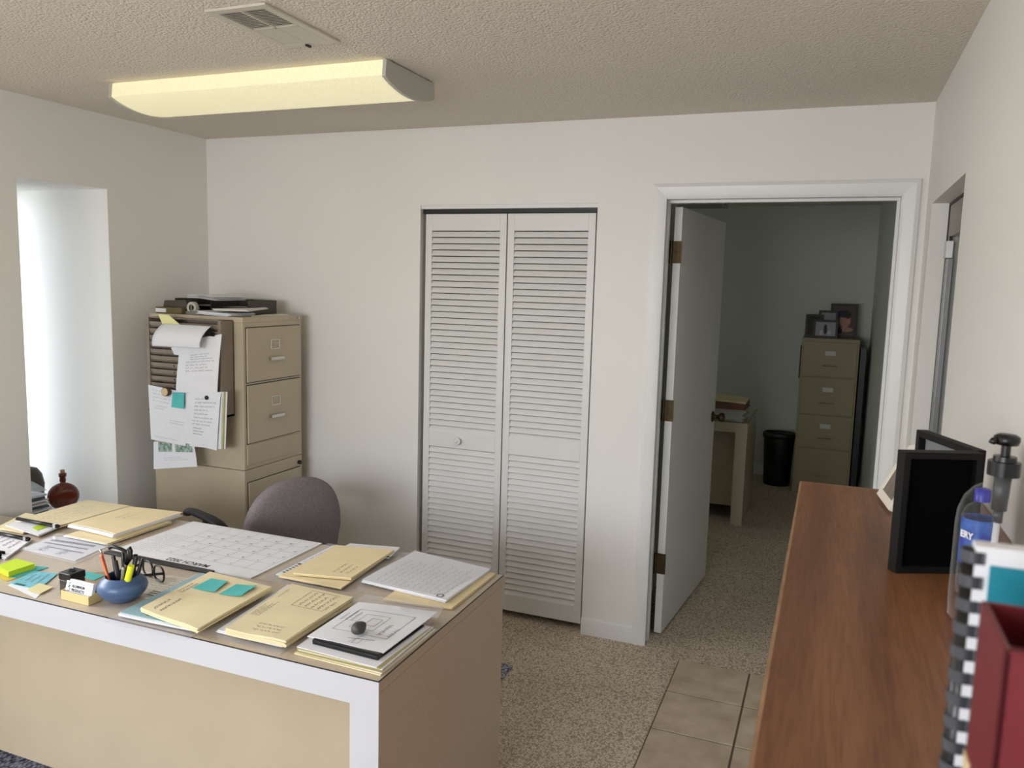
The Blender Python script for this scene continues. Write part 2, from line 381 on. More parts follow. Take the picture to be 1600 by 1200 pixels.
# door casing, jamb, stops
CZ = 2.1188; CK0, CK1 = -.7700, .2876
def casing(x0, x1, zt, w_, yf, n, lbl):
    b = MB(); prof = [(0, 0), (0, -.012), (w_*.25, -.018), (w_*.85, -.014), (w_, -.009), (w_, 0)]   # across, depth
    def side(sgn, xo):
        vs = []
        for z, tp in ((0, 0), (zt, 1)):
            for a, dp in prof: vs.append((xo+sgn*a, yf+dp, z-(a if tp else 0)))
        m = len(prof); fs = [(i, (i+1) % m, m+(i+1) % m, m+i) for i in range(m)]+[tuple(range(m)), tuple(range(m, 2*m))]
        b.add(vs, fs)
    side(1, x0); side(-1, x1)
    vs = []; m = len(prof)
    for xo, s_ in ((x0, 1), (x1, -1)):
        for a, dp in prof: vs.append((xo+s_*a, yf+dp, zt-a))
    b.add(vs, [(i, (i+1) % m, m+(i+1) % m, m+i) for i in range(m)])
    return struct(autosmooth(b.build('trim_%d' % n, TRIM), 25), lbl)
casing(CK0, CK1, CZ, .062, YB, 1, 'white mitred casing around the office doorway')
j = MB(); j.box(K0-.02, K0, YB-.006, YB+.124, 0, 2.053).box(K1, K1+.02, YB-.006, YB+.124, 0, 2.053).box(K0-.02, K1+.02, YB-.006, YB+.124, 2.053, 2.073)
j.box(K0, K0+.012, YB+.045, YB+.08, 0, 2.041).box(K1-.012, K1, YB+.045, YB+.08, 0, 2.041).box(K0, K1, YB+.045, YB+.08, 2.041, 2.053)
struct(j.build('trim_2', TRIM, bevel=.0015), 'door jamb and stop of the office doorway')
# baseboards
def baseb(name, x0, x1, y0, y1, face):
    h, t = .085, .013; b = MB()
    pr = [(0, 0), (t, 0), (t, h-.012), (t*.75, h-.004), (t*.3, h), (0, h)]
    if face == '-y': b.prism([(y0-a, c) for a, c in pr], x0, x1, 'x')
    if face == '+x': b.prism([(x0+a, c) for a, c in pr], y0, y1, 'y')
    if face == '-x': b.prism([(x1-a, c) for a, c in pr], y0, y1, 'y')
    return struct(autosmooth(b.build(name, TRIM), 50))
baseb('baseboard_back', XL, CT0, YB, 0, '-y'); baseb('baseboard_back', CT1, CK0, YB, 0, '-y')
baseb('baseboard_left', XL, 0, YF, YB-.013, '+x'); baseb('baseboard_right', 0, XR, YF, DY0, '-x'); baseb('baseboard_right', 0, XR, DY1, YB-.02, '-x')
baseb('baseboard_office_back', -3.18, XR, OB, 0, '-y'); baseb('baseboard_office_right', 0, XR, YB+.14, OB-.013, '-x')
# closet head trim + track
b = MB(); b.box(CT0, CT1, YB+.008, YB+.03, 2.022, 2.04)
struct(b.build('trim_3', TRIM), 'thin head board over the closet doors')
b = MB(); b.box(CT0, CT1, YB+.03, YB+.055, 2.002, 2.03); b.box(CT0+.005, CT1-.005, YB+.02, YB+.03, 2.004, 2.008)
struct(b.build('trim_4', DARK), 'black metal sliding track over the closet doors')

# ------------------------------------------------------------------ closet bifold door
r = bpy.data.objects.new('door_1', None); COL.objects.link(r); r.location = ((CT0+CT1)/2, YB+.035, 0); struct(r, 'white louvered bifold closet door')
def leaf(x0, x1, nm_knob=False):
    ya, yb = YB+.018, YB+.048; st = .034; f = MB()
    zs = [(.036, .118), (.835, .915), (1.918, 1.998)]
    f.box(x0, x0+st, ya, yb, .036, 1.998).box(x1-st, x1, ya, yb, .036, 1.998)
    for a, c in zs: f.box(x0+st, x1-st, ya, yb, a, c)
    lf = f.build('door_leaf', LOUV, r, bevel=.0012)
    s = MB()
    for a, c, n in ((.118, .835, 24), (.915, 1.918, 33)):
        h = (c-a)/n
        for k in range(n):
            z = a+k*h
            s.prism([(ya+.0005, z), (ya+.0005, z+.002), (ya+.013, z+h-.0045), (ya+.017, z+h-.0045), (ya+.006, z)], x0+st, x1-st, 'x')
    s.build('louver_slats', LOUV, lf)
    if nm_knob:
        k = MB(); T = Matrix.Translation((-1.704, ya, .876)) @ Matrix.Rotation(PI/2, 4, 'X')
        k.lathe([(.010, 0), (.009, .01), (.014, .014), (.0185, .018), (.019, .023), (.015, .027), (.0145, .025), (.009, .0245), (.0085, .028), (.0, .029)], n=28, T=T, cap=False)
        k.build('knob', LOUV, lf, smooth=True)
leaf(-1.905, -1.472, True); leaf(-1.466, -1.033)

# ------------------------------------------------------------------ office door (open)
Hx, Hy = -.660, 3.712
ang = math.atan2(4.605-3.712, -.588+.668)  # direction of the leaf
r = bpy.data.objects.new('door_2', None); COL.objects.link(r); r.location = (Hx, Hy, 0); struct(r, 'white flat slab office door standing open with brass knob')
T = Matrix.Translation((Hx, Hy, 0)) @ Matrix.Rotation(ang, 4, 'Z')
b = MB(); b.box(0, .90, 0, .035, .014, 2.032, T=T); b.build('door_leaf', DOORP, r, bevel=.0015)
for hz in (1.83, 1.10, .36):
    h = MB(); h.box(-.004, .0, .002, .034, hz-.05, hz+.05, T=T); h.tube([(K0+.014, Hy-.006, hz-.052), (K0+.014, Hy-.006, hz+.052)], .0075, 10)
    h.prism([(K0+.012, Hy-.002), (Hx+.006, Hy-.001), (Hx+.002, Hy+.006), (K0+.014, Hy+.004)], hz-.05, hz+.05, 'z'); h.box(K0+.0002, K0+.003, Hy-.045, Hy-.006, hz-.05, hz+.05)
    h.build('hinge', BRASS, r, bevel=.001)
for sg in (-1, 1):
    k = MB(); base = -.0 if sg < 0 else .035
    TT = T @ Matrix.Translation((.84, base, .96)) @ Matrix.Rotation(PI/2 if sg < 0 else -PI/2, 4, 'X')
    k.lathe([(.031, 0), (.031, .005), (.024, .010), (.012, .014), (.011, .032), (.022, .040), (.027, .052), (.024, .064), (.012, .069), (.0, .070)], n=28, T=TT, cap=False)
    k.build('knob', BRASS, r, smooth=True)
# ------------------------------------------------------------------ glazed entry door in the right wall
r = bpy.data.objects.new('door_3', None); COL.objects.link(r); r.location = (XR+.10, (DY0+DY1)/2, 0); struct(r, 'glazed entry door with taupe frame set deep in the right wall')
FR = mat('taupe door frame', (146, 138, 128), .45); ALU = mat('brushed aluminium', (132, 132, 130), .35, .7)
f = MB(); xa, xb = XR+.062, XR+.102
f.box(xa, xb, DY0, DY1, 1.88, DZ-.008).box(xa, xb, DY1-.075, DY1-.008, .02, 1.88).box(xa, xb, DY0, DY0+.1, .02, 1.88).box(xa, xb, DY0+.1, DY1-.075, .02, .25)
f.build('door_frame', FR, r, bevel=.003)
g = MB(); g.box(xa-.004, xa+.01, DY1-.008, DY1, 0, DZ).box(xa-.004, xa+.01, DY0, DY1, DZ-.008, DZ); g.box(xa-.003, xa+.006, DY1-.088, DY1-.075, .25, 1.88); g.build('gasket', DARK, r)
g = MB(); g.box(xa-.012, xa+.006, DY1-.116, DY1-.09, .25, 1.80).box(xa-.012, xa+.006, DY1-.15, DY1-.134, .25, 1.80); g.build('glass_rail', ALU, r, bevel=.003)
g = MB(); g.box(xa-.018, xa+.004, DY1-.15, DY1-.09, 1.80, 1.86); g.build('bracket', mat('white plastic', (214, 214, 210), .4), r, bevel=.003)
g = MB(); g.box(xa+.015, xa+.019, DY0+.1, DY1-.075, .25, 1.88); g.build('pane', PANE, r)
b = MB(); b.box(XR+.12, 1.9, 2.3, 3.6, -.1, 0)
# ================================================================== CEILING THINGS
# wraparound fluorescent light
Lx0, Lx1, Ly0, Ly1 = -2.70, -1.45, 2.45, 2.79
t_ = thing('ceiling_light', ((Lx0+Lx1)/2, (Ly0+Ly1)/2, ZC), 'long wraparound fluorescent light with ribbed glowing diffuser on the ceiling', 'ceiling light')
MB().box(Lx0+.01, Lx1-.01, Ly0+.02, Ly1-.02, ZC-.022, ZC).build('housing', mat('white enamel', (206, 204, 196), .4), t_)
def lensprof(g=0):
    y0, y1 = Ly0-g, Ly1+g; pts = [(y0, ZC-.004), (y0-.006, ZC-.056-g)]
    for k in range(1, 16):
        s = k/16; pts.append((y0-.006+(y1-y0+.012)*s, ZC-.056-g-.034*(math.sin(PI*s))**.8))
    pts += [(y1+.006, ZC-.056-g), (y1, ZC-.004)]; return pts
m = bpy.data.materials.new('glowing diffuser'); m.use_nodes = True; n = m.node_tree; bb = n.nodes['Principled BSDF']
bb.inputs['Base Color'].default_value = lin((225, 222, 190)); bb.inputs['Roughness'].default_value = .3
bb.inputs['Emission Color'].default_value = (1, .90, .56, 1); bb.inputs['Emission Strength'].default_value = .52
wv = n.nodes.new('ShaderNodeTexWave'); wv.inputs['Scale'].default_value = 55; wv.bands_direction = 'X'; tc = n.nodes.new('ShaderNodeTexCoord'); n.links.new(tc.outputs['Object'], wv.inputs['Vector'])
bn = n.nodes.new('ShaderNodeBump'); bn.inputs['Strength'].default_value = .6; bn.inputs['Distance'].default_value = .003; n.links.new(wv.outputs[0], bn.inputs['Height']); n.links.new(bn.outputs[0], bb.inputs['Normal'])
DIFF = m
b = MB(); b.prism(lensprof(), Lx0+.012, Lx1-.012, 'x'); autosmooth(b.build('diffuser', DIFF, t_), 50)
ECAP = mat('end cap enamel', (190, 188, 178), .4)
for x0, x1 in ((Lx0, Lx0+.014), (Lx1-.014, Lx1)):
    b = MB(); b.prism(lensprof(.004), x0, x1, 'x'); autosmooth(b.build('end_cap', ECAP, t_), 50)
# air register
vx0, vx1, vy0, vy1 = -1.70, -1.49, 1.872, 2.232
t_ = thing('ceiling_vent', ((vx0+vx1)/2, (vy0+vy1)/2, ZC), 'white metal air register with two banks of slots in the ceiling near the light', 'air vent')
VENT = mat('vent enamel', (206, 200, 184), .4)
f = MB(); z0, z1 = ZC-.008, ZC; e = .028
f.box(vx0, vx1, vy0, vy0+e, z0, z1).box(vx0, vx1, vy1-e, vy1, z0, z1).box(vx0, vx0+e, vy0+e, vy1-e, z0, z1).box(vx1-e, vx1, vy0+e, vy1-e, z0, z1)
f.box((vx0+vx1)/2-.005, (vx0+vx1)/2+.005, vy0+e, vy1-e, z0, z1).box(vx0+e, vx1-e, (vy0+vy1)/2-.007, (vy0+vy1)/2+.007, z0, z1); f.build('frame', VENT, t_, bevel=.002)
MB().box(vx0+e, vx1-e, vy0+e, vy1-e, ZC-.0022, ZC-.0004).build('backing', DARK, t_)
for hb, sgn in ((0, 1), (1, -1)):
    s = MB(); ya = vy0+e+.003 if hb == 0 else (vy0+vy1)/2+.009; L = (vy1-vy0)/2-e-.01
    for k in range(12):
        y = ya+L*k/12
        if sgn > 0: s.prism([(y, z0+.0005), (y+.0026, z0+.0005), (y+.0036, z0+.002), (y+.001, z0+.002)], vx0+e, vx1-e, 'x')
        else: s.prism([(y, z0+.0005), (y+.0105, z0+.0005), (y+.0105, z0+.0015), (y, z0+.0015)], vx0+e, vx1-e, 'x')
    s.build('louvers', VENT, t_)
MB().box((vx0+vx1)/2-.012, (vx0+vx1)/2-.004, vy1-.02, vy1+.002, z0-.006, z0).build('lever', SOFTBLACK, t_)

# ================================================================== DESKS
def make_desk(name, x0, x1, y0, y1, h, band, label, cat='desk'):
    t_ = thing(name, ((x0+x1)/2, (y0+y1)/2, 0), label, cat)
    a = .030
    # solid slab ends and thick top, faces taupe; fronts carry a coloured band
    tp = MB(); tp.box(x0, x1, y0+.003, y1, h-a, h); tp.build('desktop', TAUPE, t_, bevel=.0012)
    b = MB(); b.box(x0, x1, y0, y0+.003, h-.070, h-.0015); b.box(x0+.08, x1-.08, y0+.003, y0+.03, h-.070, h-a); b.build('front_band', band, t_)
    b = MB(); b.box(x0, x1, y0-.0004, y0+.0022, h-.0018, h+.0003); b.box(x1-.0022, x1+.0004, y0+.0022, y1, h-.0018, h+.0003); b.build('edge_seam', SOFTBLACK, t_)
    for xa, xb in ((x0, x0+.079), (x1-.079, x1)):
        l = MB(); l.box(xa, xb, y0+.003, y1, 0, h-a-.0005); lg = l.build('side_panel', TAUPE, t_, bevel=.001)
        l = MB(); l.box(xa, xb, y0, y0+.003, 0, h-.070); l.build('edge_strip', band, lg)
    m_ = MB(); m_.box(x0+.079, x1-.079, y0+.155, y0+.175, .098, h-a); m_.build('modesty_panel', BEIGEL, t_)
    # pedestals behind the panel
    for xa, xb in ((x0+.08, x0+.46), (x1-.46, x1-.08)):
        d = MB(); d.box(xa, xb, y0+.178, y1-.02, .1, h-a-.001); pd = d.build('drawer_pedestal', TAUPE, t_)
        for k in range(3):
            zz = .115+k*.195; q = MB(); q.box(xa+.008, xb-.008, y1-.02, y1-.002, zz, zz+.185); dr = q.build('drawer_front', BEIGEL, pd, bevel=.002)
    return t_
H = .74
desk = make_desk('office_desk', -2.78, -.92, 1.537, 2.302, H, WHITEL, 'large laminate desk with white edge bands and beige front, covered in files')
side = thing('side_table', (-3.02, 2.0, 0), 'low beige topped side table between the window niche wall and the desk', 'table')
MB().box(-3.235, -2.79, 1.45, 2.272, .615, .64).build('tabletop', TAUPE, side, bevel=.001)
for x in (-3.2, -2.83):
    for y in (1.49, 2.235): MB().box(x-.015, x+.015, y-.015, y+.015, 0, .615).build('leg', SOFTBLACK, side)
tag(MB().box(-2.9, -1.19, 1.2, 3.12, 0, .009).build('floor_mat', GREYMAT, bevel=.003), 'grey tweed mat lying on the carpet under the desk', 'floor mat')

# ------------------------------------------------------------------ desk chair (turned away, back towards us)
def make_chair():
    B = Vector((-2.065, 2.76, 0)); fdir = Vector((-.93, .37, 0)).normalized(); sd = Vector((-fdir.y, fdir.x, 0))
    # local frame: x = side, y = forward
    T = Matrix(((sd.x, fdir.x, 0, B.x), (sd.y, fdir.y, 0, B.y), (0, 0, 1, 0), (0, 0, 0, 1)))
    FAB = mat('mauve grey fabric', (134, 125, 126), .95, var=.12, vscale=120, bump=.3, bscale=500, spec=.15)
    t_ = thing('office_chair', (B.x, B.y, 0), 'swivel chair with rounded mauve grey fabric back behind the desk', 'chair')
    bk = MB(); W2, zt, zb = .232, .826, .42
    rings = []
    outline = []
    for k in range(25):
        a = PI*k/24; outline.append((W2*math.copysign(abs(math.cos(a))**.80, math.cos(a)), zt-.245+.245*(math.sin(a))**.9))
    for k in range(1, 9):
        a = PI*k/9; outline.append((-W2*.93*math.copysign(abs(math.cos(a))**.6, math.cos(a)), zt-.26-(zt-.26-zb)*(math.sin(a))**.35))
    n = len(outline); cx, cz = 0, (zt+zb)/2+.02
    offs = [(-.026, .80), (-.036, .90), (-.040, .0)]
    vs = []; fs = []
    prof = [(1.0, 0), (.995, .018), (.96, .032), (.86, .042), (.6, .050), (.3, .053)]
    ringl = []
    for sc, dp in prof[::-1]: ringl.append((sc, dp))
    for sc, dp in prof[1:]: ringl.append((sc, -dp))
    for sc, dp in ringl:
        for x, z in outline:
            xx, zz = cx+(x-cx)*sc, cz+(z-cz)*sc
            vs.append((xx, dp*.75 - .02*(zz-.6) + .35*xx*xx, zz))
    R_ = len(ringl)
    for j in range(R_-1):
        for i in range(n): fs.append((j*n+i, j*n+(i+1) % n, (j+1)*n+(i+1) % n, (j+1)*n+i))
    fs.append(tuple(range(n))); fs.append(tuple((R_-1)*n+i for i in range(n)))
    bk.add(vs, fs, T=T); bk.build('backrest', FAB, t_, smooth=True)
    st = MB(); vs = []; fs = []
    for sc, z in ((.86, .40), (.97, .412), (1, .435), (.97, .462), (.85, .478), (.5, .484)):
        for i in range(40):
            a = 2*PI*i/40; c, s = math.cos(a), math.sin(a)
            vs.append((.24*math.copysign(abs(c)**.6, c)*sc, .27+.23*math.copysign(abs(s)**.6, s)*sc, z))
    for j in range(5):
        for i in range(40): fs.append((j*40+i, j*40+(i+1) % 40, (j+1)*40+(i+1) % 40, (j+1)*40+i))
    fs += [tuple(range(40)), tuple(200+i for i in range(40))]
    st.add(vs, fs, T=T); st.build('seat', FAB, t_, smooth=True)
    for s in (-1, 1):
        a = MB(); a.tube([(s*.262, .12, .625), (s*.270, .15, .645), (s*.272, .22, .652), (s*.272, .36, .650), (s*.270, .42, .643), (s*.262, .44, .628)], .026, 12, T=T, flat=.55)
        pad = a.build('armrest', SOFTBLACK, t_, smooth=True)
        a = MB(); a.tube([(s*.268, .27, .640), (s*.28, .27, .55), (s*.27, .25, .42), (s*.2, .26, .395)], .013, 10, T=T); a.build('arm_bracket', SOFTBLACK, pad, smooth=True)
    c = MB(); c.tube([(0, .02, .56), (0, -.035, .5), (0, .0, .40), (0, .12, .385), (0, .27, .39)], .02, 10, T=T, flat=.5); c.build('back_bar', SOFTBLACK, t_, smooth=True)
    c = MB(); c.lathe([(.028, .09), (.028, .25), (.02, .26), (.02, .395), (.07, .398), (.07, .405)], c=(0, .27, 0), T=T, n=20); c.build('gas_column', BLACK, t_)
    for k in range(5):
        a = 2*PI*k/5+.3; e = (math.cos(a)*.29, .27+math.sin(a)*.29)
        l = MB(); l.tube([(0, .27, .115), (e[0]*.6, .27+(e[1]-.27)*.6, .10), (e[0], e[1], .075)], .024, 10, T=T, r2=.016); lg = l.build('base_leg', BLACK, t_, smooth=True)
        w_ = MB()
        for q in (-.014, .014):
            TT = T @ Matrix.Translation((e[0], e[1], .034)) @ Matrix.Rotation(a, 4, 'Z') @ Matrix.Translation((0, q, 0)) @ Matrix.Rotation(PI/2, 4, 'X')
            w_.lathe([(.018, -.009), (.025, -.006), (.025, .006), (.018, .009)], n=18, T=TT)
        w_.tube([(e[0], e[1], .034), (e[0], e[1], .08)], .006, 8, T=T); w_.build('caster', BLACK, lg)
make_chair()

# ================================================================== THINGS ON THE DESK
Z0 = H+.0005; UP = (0, 0, 1)
def slip(name, pts, z, t, mt, label, cat, zf=None, group=None, **k):
    b = MB(); P = flatpatch(b, hq(pts, z), z, t, None, zf, **k)
    o = b.build(name, mt); tag(o, label, cat, group); return o, P
def marks(parent, P, specs, mt=INK, name='handwriting', N=UP, **k):
    for i, s in enumerate(specs):
        b = MB(); scribble(b, P, N, *s[:4], lines=s[4], seed=i*7+int(s[0]*100), axis=(s[5] if len(s) > 5 else 'u'), **k); o = b.build(name, mt, parent)
    return o

# --- desk calendar
cx0, cx1, cy0, cy1 = -2.19, -1.612, 1.928, 2.302
ct = thing('desk_calendar', ((cx0+cx1)/2, (cy0+cy1)/2, Z0), 'large white month sheet desk calendar with ruled day boxes in a black bar holder', 'calendar')
b = MB(); zc = Z0+.0035
b.box(cx0, cx1, cy0, cy1, Z0, zc); b.build('calendar_sheet', PAPER, ct)
b = MB(); b.box(cx0-.006, cx1-.14, cy0-.026, cy0+.001, Z0, zc+.002); b.build('holder_bar', BLACK, ct, bevel=.001)
gx0, gx1, gy0, gy1 = -2.06, -1.625, 1.992, 2.292
b = MB(); GP = lambda u, v: Vector((gx1-(gx1-gx0)*u, gy0+(gy1-gy0)*v, zc))
for i in range(8): line(b, GP, UP, (i/7, 0), (i/7, 1), .0011, .0004)
for i in range(6): line(b, GP, UP, (0, i/5), (1, i/5), .0011, .0004)
b.build('ruled_lines', mat('rule grey', (158, 158, 160), .7), ct)
day = 1
for rw in range(5):
    for cl in range(7):
        if rw == 0 and cl < 2: continue
        if day > 31: break
        p = GP((cl+.10)/7, (rw+.32)/5); text(str(day), .013, p, (-1, 0, 0), (0, -1, 0), INK, ct, 'day_number'); day += 1
text('MARCH 2022', .030, (-1.795, 1.960, zc), (-1, 0, 0), (0, -1, 0), INK, ct, 'month_lettering', bold=.0006)
b = MB(); NP = lambda u, v: Vector((-2.07-.11*u, 1.96+.2*v, zc))
scribble(b, NP, UP, 0, .05, 1, .98, lines=14, wd=.0008, lift=.0004, seed=3); b.build('handwriting', PENCILINK, ct)

# --- sheet under the glasses, and brown pad with teal note
o, P = slip('printed_form', [(203, 889), (352, 912), (298, 946), (150, 921)], Z0+.001, .001, mat('worn form paper', (214, 206, 190), .65, var=.05), 'creased printed form lying under the black glasses', 'paper')
b = MB(); scribble(b, P, UP, .1, .1, .95, .9, lines=9, wd=.0009, lift=.0006)
for v in (.72, .80, .88): line(b, P, UP, (.5, v), (.75, v), .004, .0006)
b.build('print', INK, o)
o, P = slip('note_pad', [(112, 897), (165, 893), (172, 906), (143, 922)], Z0+.006, .006, mat('kraft pad', (168, 150, 118), .7), 'small kraft brown pad between card holder and pen pot', 'notepad')
o, P = slip('sticky_note', [(122, 899), (136, 893), (163.5, 899), (147, 906.5)], Z0+.0075, .001, TEAL, 'teal sticky note on the kraft pad behind the card holder', 'sticky note')

# --- folder piles
def folderset(name, label, quad, z0, z1, mt, n, zf=None, jit=.0025, cat='folder', nu=10, nv=10, group=None, inner=None, inner_off=(0, 0), top=.0022):
    q = hq(quad, z1); c = sum(q, Vector())/4
    t_ = thing(name, (c.x, c.y, z0), label, cat, group)
    b = MB(); mid = MB()
    if inner:
        zz = z0+top
        flatpatch(b, q, zz, top*.9, None, None, nu, nv)
        qi = [p+Vector((inner_off[0], inner_off[1], 0)) for p in q]
        layers(mid, qi, zz, z1-top, n, jit=jit, zf=(lambda u, v: zf(u, v)*.6) if zf else None)
        mid.build('papers', inner, t_)
        P = flatpatch(b, q, z1, top*.8, None, zf, nu, nv)
    else:
        layers(b, q, z0, z1-top, n, jit=jit, zf=(lambda u, v: zf(u, v)*.5) if zf else None)
        P = flatpatch(b, q, z1, top*.8, None, zf, nu, nv)
    autosmooth(b.build('cover', mt, t_), 40); return t_, P
def droop(edge='v1', a=.006):
    return lambda u, v: -a*(max(0, 1-u*4))**2 if edge == 'u0' else -a*(max(0, (v-.75)*4))**2
# F1: blue folder with papers in a sleeve, manila folder above
slip('plastic_sleeve', [(158, 972), (322, 889), (428, 915), (290, 1001)], Z0+.0012, .0006, CLEAR, 'clear sleeve under the blue folder, overhanging the desk front', 'plastic sleeve', zf=lambda u, v: .0012*math.sin(9*u+5*v))
bf, P = folderset('document_folder', 'pale blue folder of white papers under the manila folder with teal notes', [(187, 956), (315, 895), (412, 917), (303, 980)], Z0+.003, Z0+.013, BLUECARD, 4, inner=PAPER, inner_off=(.004, -.006), zf=lambda u, v: -.002*(1-u)*abs(math.sin(3*v)))
b = MB()
c = P(.07, .33)
b.lathe([(.011, .0006), (.010, .0009)], c=(c.x, c.y, c.z), n=20, cap=True); b.build('emblem', mat('gold emblem', (150, 138, 92), .5), bf)
z1 = Z0+.029
mf, P = folderset('file_folder', 'manila file folder with two teal sticky notes on it', [(220, 949), (328, 893), (424, 916.5), (309, 981)], Z0+.0145, z1, MANILA2, 6, zf=lambda u, v: -.003*max(0, 1-3*u)*abs(math.sin(4*v)))
marks(mf, P, [(.06, .10, .34, .32, 2, 'u'), (.45, .04, .7, .16, 2, 'u')], wd=.0011, amp=.35)
slip('sticky_note', [(300, 918.5), (330, 903.5), (356, 909.5), (335, 926.5)], z1+.0015, .0006, TEAL, 'teal sticky note farther from the desk front on the manila folder', 'sticky note', zf=lambda u, v: .004*v*v)
slip('sticky_note', [(342, 928), (369, 912.5), (401, 917), (376, 933)], z1+.0018, .0006, TEAL, 'teal sticky note nearest the right edge of the manila folder', 'sticky note', zf=lambda u, v: .005*v*v)
# F2
slip('plastic_sleeve', [(318, 990), (450, 912), (548, 936), (436, 1024)], Z0+.0012, .0006, CLEAR, 'clear sleeve under the manila folder covered in handwriting', 'plastic sleeve', zf=lambda u, v: .0014*math.sin(11*u+6*v))
o = MB(); q = hq([(340, 985), (450, 914), (546, 935), (440, 1008)], Z0+.008); layers(o, q, Z0+.002, Z0+.010, 4); o = o.build('paper_stack', PAPER); tag(o, 'white papers under the manila folder covered in handwriting', 'papers')
z1 = Z0+.031
mf, P = folderset('file_folder', 'thick manila file folder covered in handwriting, middle of the desk front', [(352, 981), (456, 912), (552, 933), (446, 1000)], Z0+.0115, z1, MANILA2, 7, zf=lambda u, v: -.003*max(0, 1-3*u)*abs(math.sin(4*v)))
marks(mf, P, [(.30, .04, .62, .20, 4), (.70, .05, .92, .10, 1), (.06, .35, .22, .95, 3, 'v'), (.62, .45, .95, .95, 5)], wd=.001, amp=.35)
b = MB(); line(b, P, UP, (.95, .4), (.95, .85)); line(b, P, UP, (.6, .4), (.6, .9)); line(b, P, UP, (.95, .4), (.6, .4)); b.build('pen_lines', INK, mf)
# F3 pile with top drawing sheet
mixf = MB(); q = hq([(459, 1020), (548, 953), (680, 985), (594, 1054)], Z0+.004)
YGREEN = mat('yellow green folder', (190, 180, 120), .5)
for k, (mt, dz) in enumerate([(MANILA, .003), (PAPER, .004), (YGREEN, .002), (PAPER, .003), (YGREEN, .002), (PAPER, .002)]):
    zz = Z0+[0, .003, .007, .009, .012, .014][k]; flatpatch(mixf, q, zz+dz, dz*.9, mt, lambda u, v: .0015*v*(1-v)*4*u, 8, 8, 1-.012*k, (random.uniform(-.004, .004), random.uniform(-.003, .004)), random.uniform(-.03, .03))
o = mixf.build('paper_stack', None); tag(o, 'mixed papers and yellow green folders stacked at the desk corner', 'papers')
b = MB(); A = at(488, 1003, 2, Z0+.022); B_ = at(590, 1029, 2, Z0+.022); d = (B_-A); L = d.length; TT = Matrix.Translation((A.x, A.y, Z0+.0165)) @ Matrix.Rotation(math.atan2(d.y, d.x), 4, 'Z')
b.box(0, L, 0, .22, 0, .004, T=TT); rb = thing('report_binder', (A.x, A.y, Z0+.0165), 'black report binder with clamp spine under the sketched floor plan', 'binder'); b.build('cover', BLACK, rb, bevel=.001)
b = MB(); b.tube([(0, .006, .008), (L, .006, .008)], .008, 12, T=TT, flat=.7); b.box(0, L, .005, .03, .004, .011, T=TT); b.build('spine', BLACK, rb, bevel=.002)
z1 = Z0+.030
zf3 = lambda u, v: .002*math.sin(5*v)*(1-u)+.003*u*math.sin(3*v+1)
b = MB(); P = flatpatch(b, hq([(480, 994), (560, 942), (684, 955), (599, 1019)], z1), z1, .002, None, zf3, 12, 12); o = b.build('floor_plan_sheet', PAPER); tag(o, 'white sheet with a pencil floor plan at the desk corner, weighted by the stone', 'paper')
b = MB()
for rr in ((.25, .15, .8, .85), (.35, .3, .7, .6), (.45, .42, .62, .55), (.05, .55, .15, .62)):
    u0, v0, u1, v1 = rr
    line(b, P, UP, (u0, v0), (u1, v0), .0012); line(b, P, UP, (u1, v0), (u1, v1), .0012); line(b, P, UP, (u1, v1), (u0, v1), .0012); line(b, P, UP, (u0, v1), (u0, v0), .0012)
line(b, P, UP, (.5, .15), (.5, .42)); line(b, P, UP, (.12, .45), (.18, .75), .0018); line(b, P, UP, (.04, .5), (.22, .58))
scribble(b, P, UP, .5, .05, .75, .25, lines=3); scribble(b, P, UP, .3, .65, .6, .9, lines=2)
b.build('pencil_drawing', PENCILINK, o)
c = at(561, 984, 2, z1+.012)
b = MB(); vs = []; fs = []; n1, n2 = 14, 24
for i in range(n1+1):
    a = PI*i/n1
    for j in range(n2):
        t = 2*PI*j/n2; k = 1+.06*math.sin(3*t+a*2)
        vs.append((c.x+.017*math.sin(a)*math.cos(t)*k, c.y+.024*math.sin(a)*math.sin(t)*k, z1+.017-.0155*math.cos(a)))
for i in range(n1):
    for j in range(n2): fs.append((i*n2+j, i*n2+(j+1) % n2, (i+1)*n2+(j+1) % n2, (i+1)*n2+j))
b.add(vs, fs); tag(b.build('paperweight_stone', mat('dark stone', (66, 66, 64), .5, var=.25, vscale=90), smooth=True), 'smooth dark grey stone weighing down the floor plan sheet', 'stone')
slip('plastic_sleeve', [(545, 934), (572, 921), (694, 948), (684, 966)], Z0+.035, .0006, CLEAR, 'shiny clear sleeve lying across the far edge of the floor plan', 'plastic sleeve', zf=lambda u, v: .003*math.sin(6*u)*math.sin(3*v)-.014*(1-v))
# F4
slip('plastic_sleeve', [(405, 906), (512, 849), (640, 864), (562, 927)], Z0+.0012, .0006, CLEAR, 'clear sleeve under the plain manila folders at the far side of the desk', 'plastic sleeve', zf=lambda u, v: .0012*math.sin(9*u+5*v))
o, P = slip('printed_page', [(431, 897), (520, 852), (610, 866), (534, 918)], Z0+.005, .003, PAPER, 'white printed page showing along the left of the plain manila folders', 'paper')
b = MB()
for u in (.08, .13, .18, .23, .28): line(b, P, UP, (u, .03), (u, .12), .007, .0006)
line(b, P, UP, (.34, .02), (.34, .14), .012, .0006); scribble(b, P, UP, .4, .03, .9, .08, lines=1); b.build('print', INK, o)
folderset('file_folder', 'lower manila folder of the plain pair, on the white printed page', [(437, 899), (526, 853.5), (608, 867), (534, 918)], Z0+.006, Z0+.012, MANILA, 2)
o, P = slip('paper_sheet', [(520, 862), (547, 849), (625, 855), (608, 872)], Z0+.0145, .0015, PAPER, 'white sheet with a black corner mark sticking out behind the upper manila folder', 'paper')
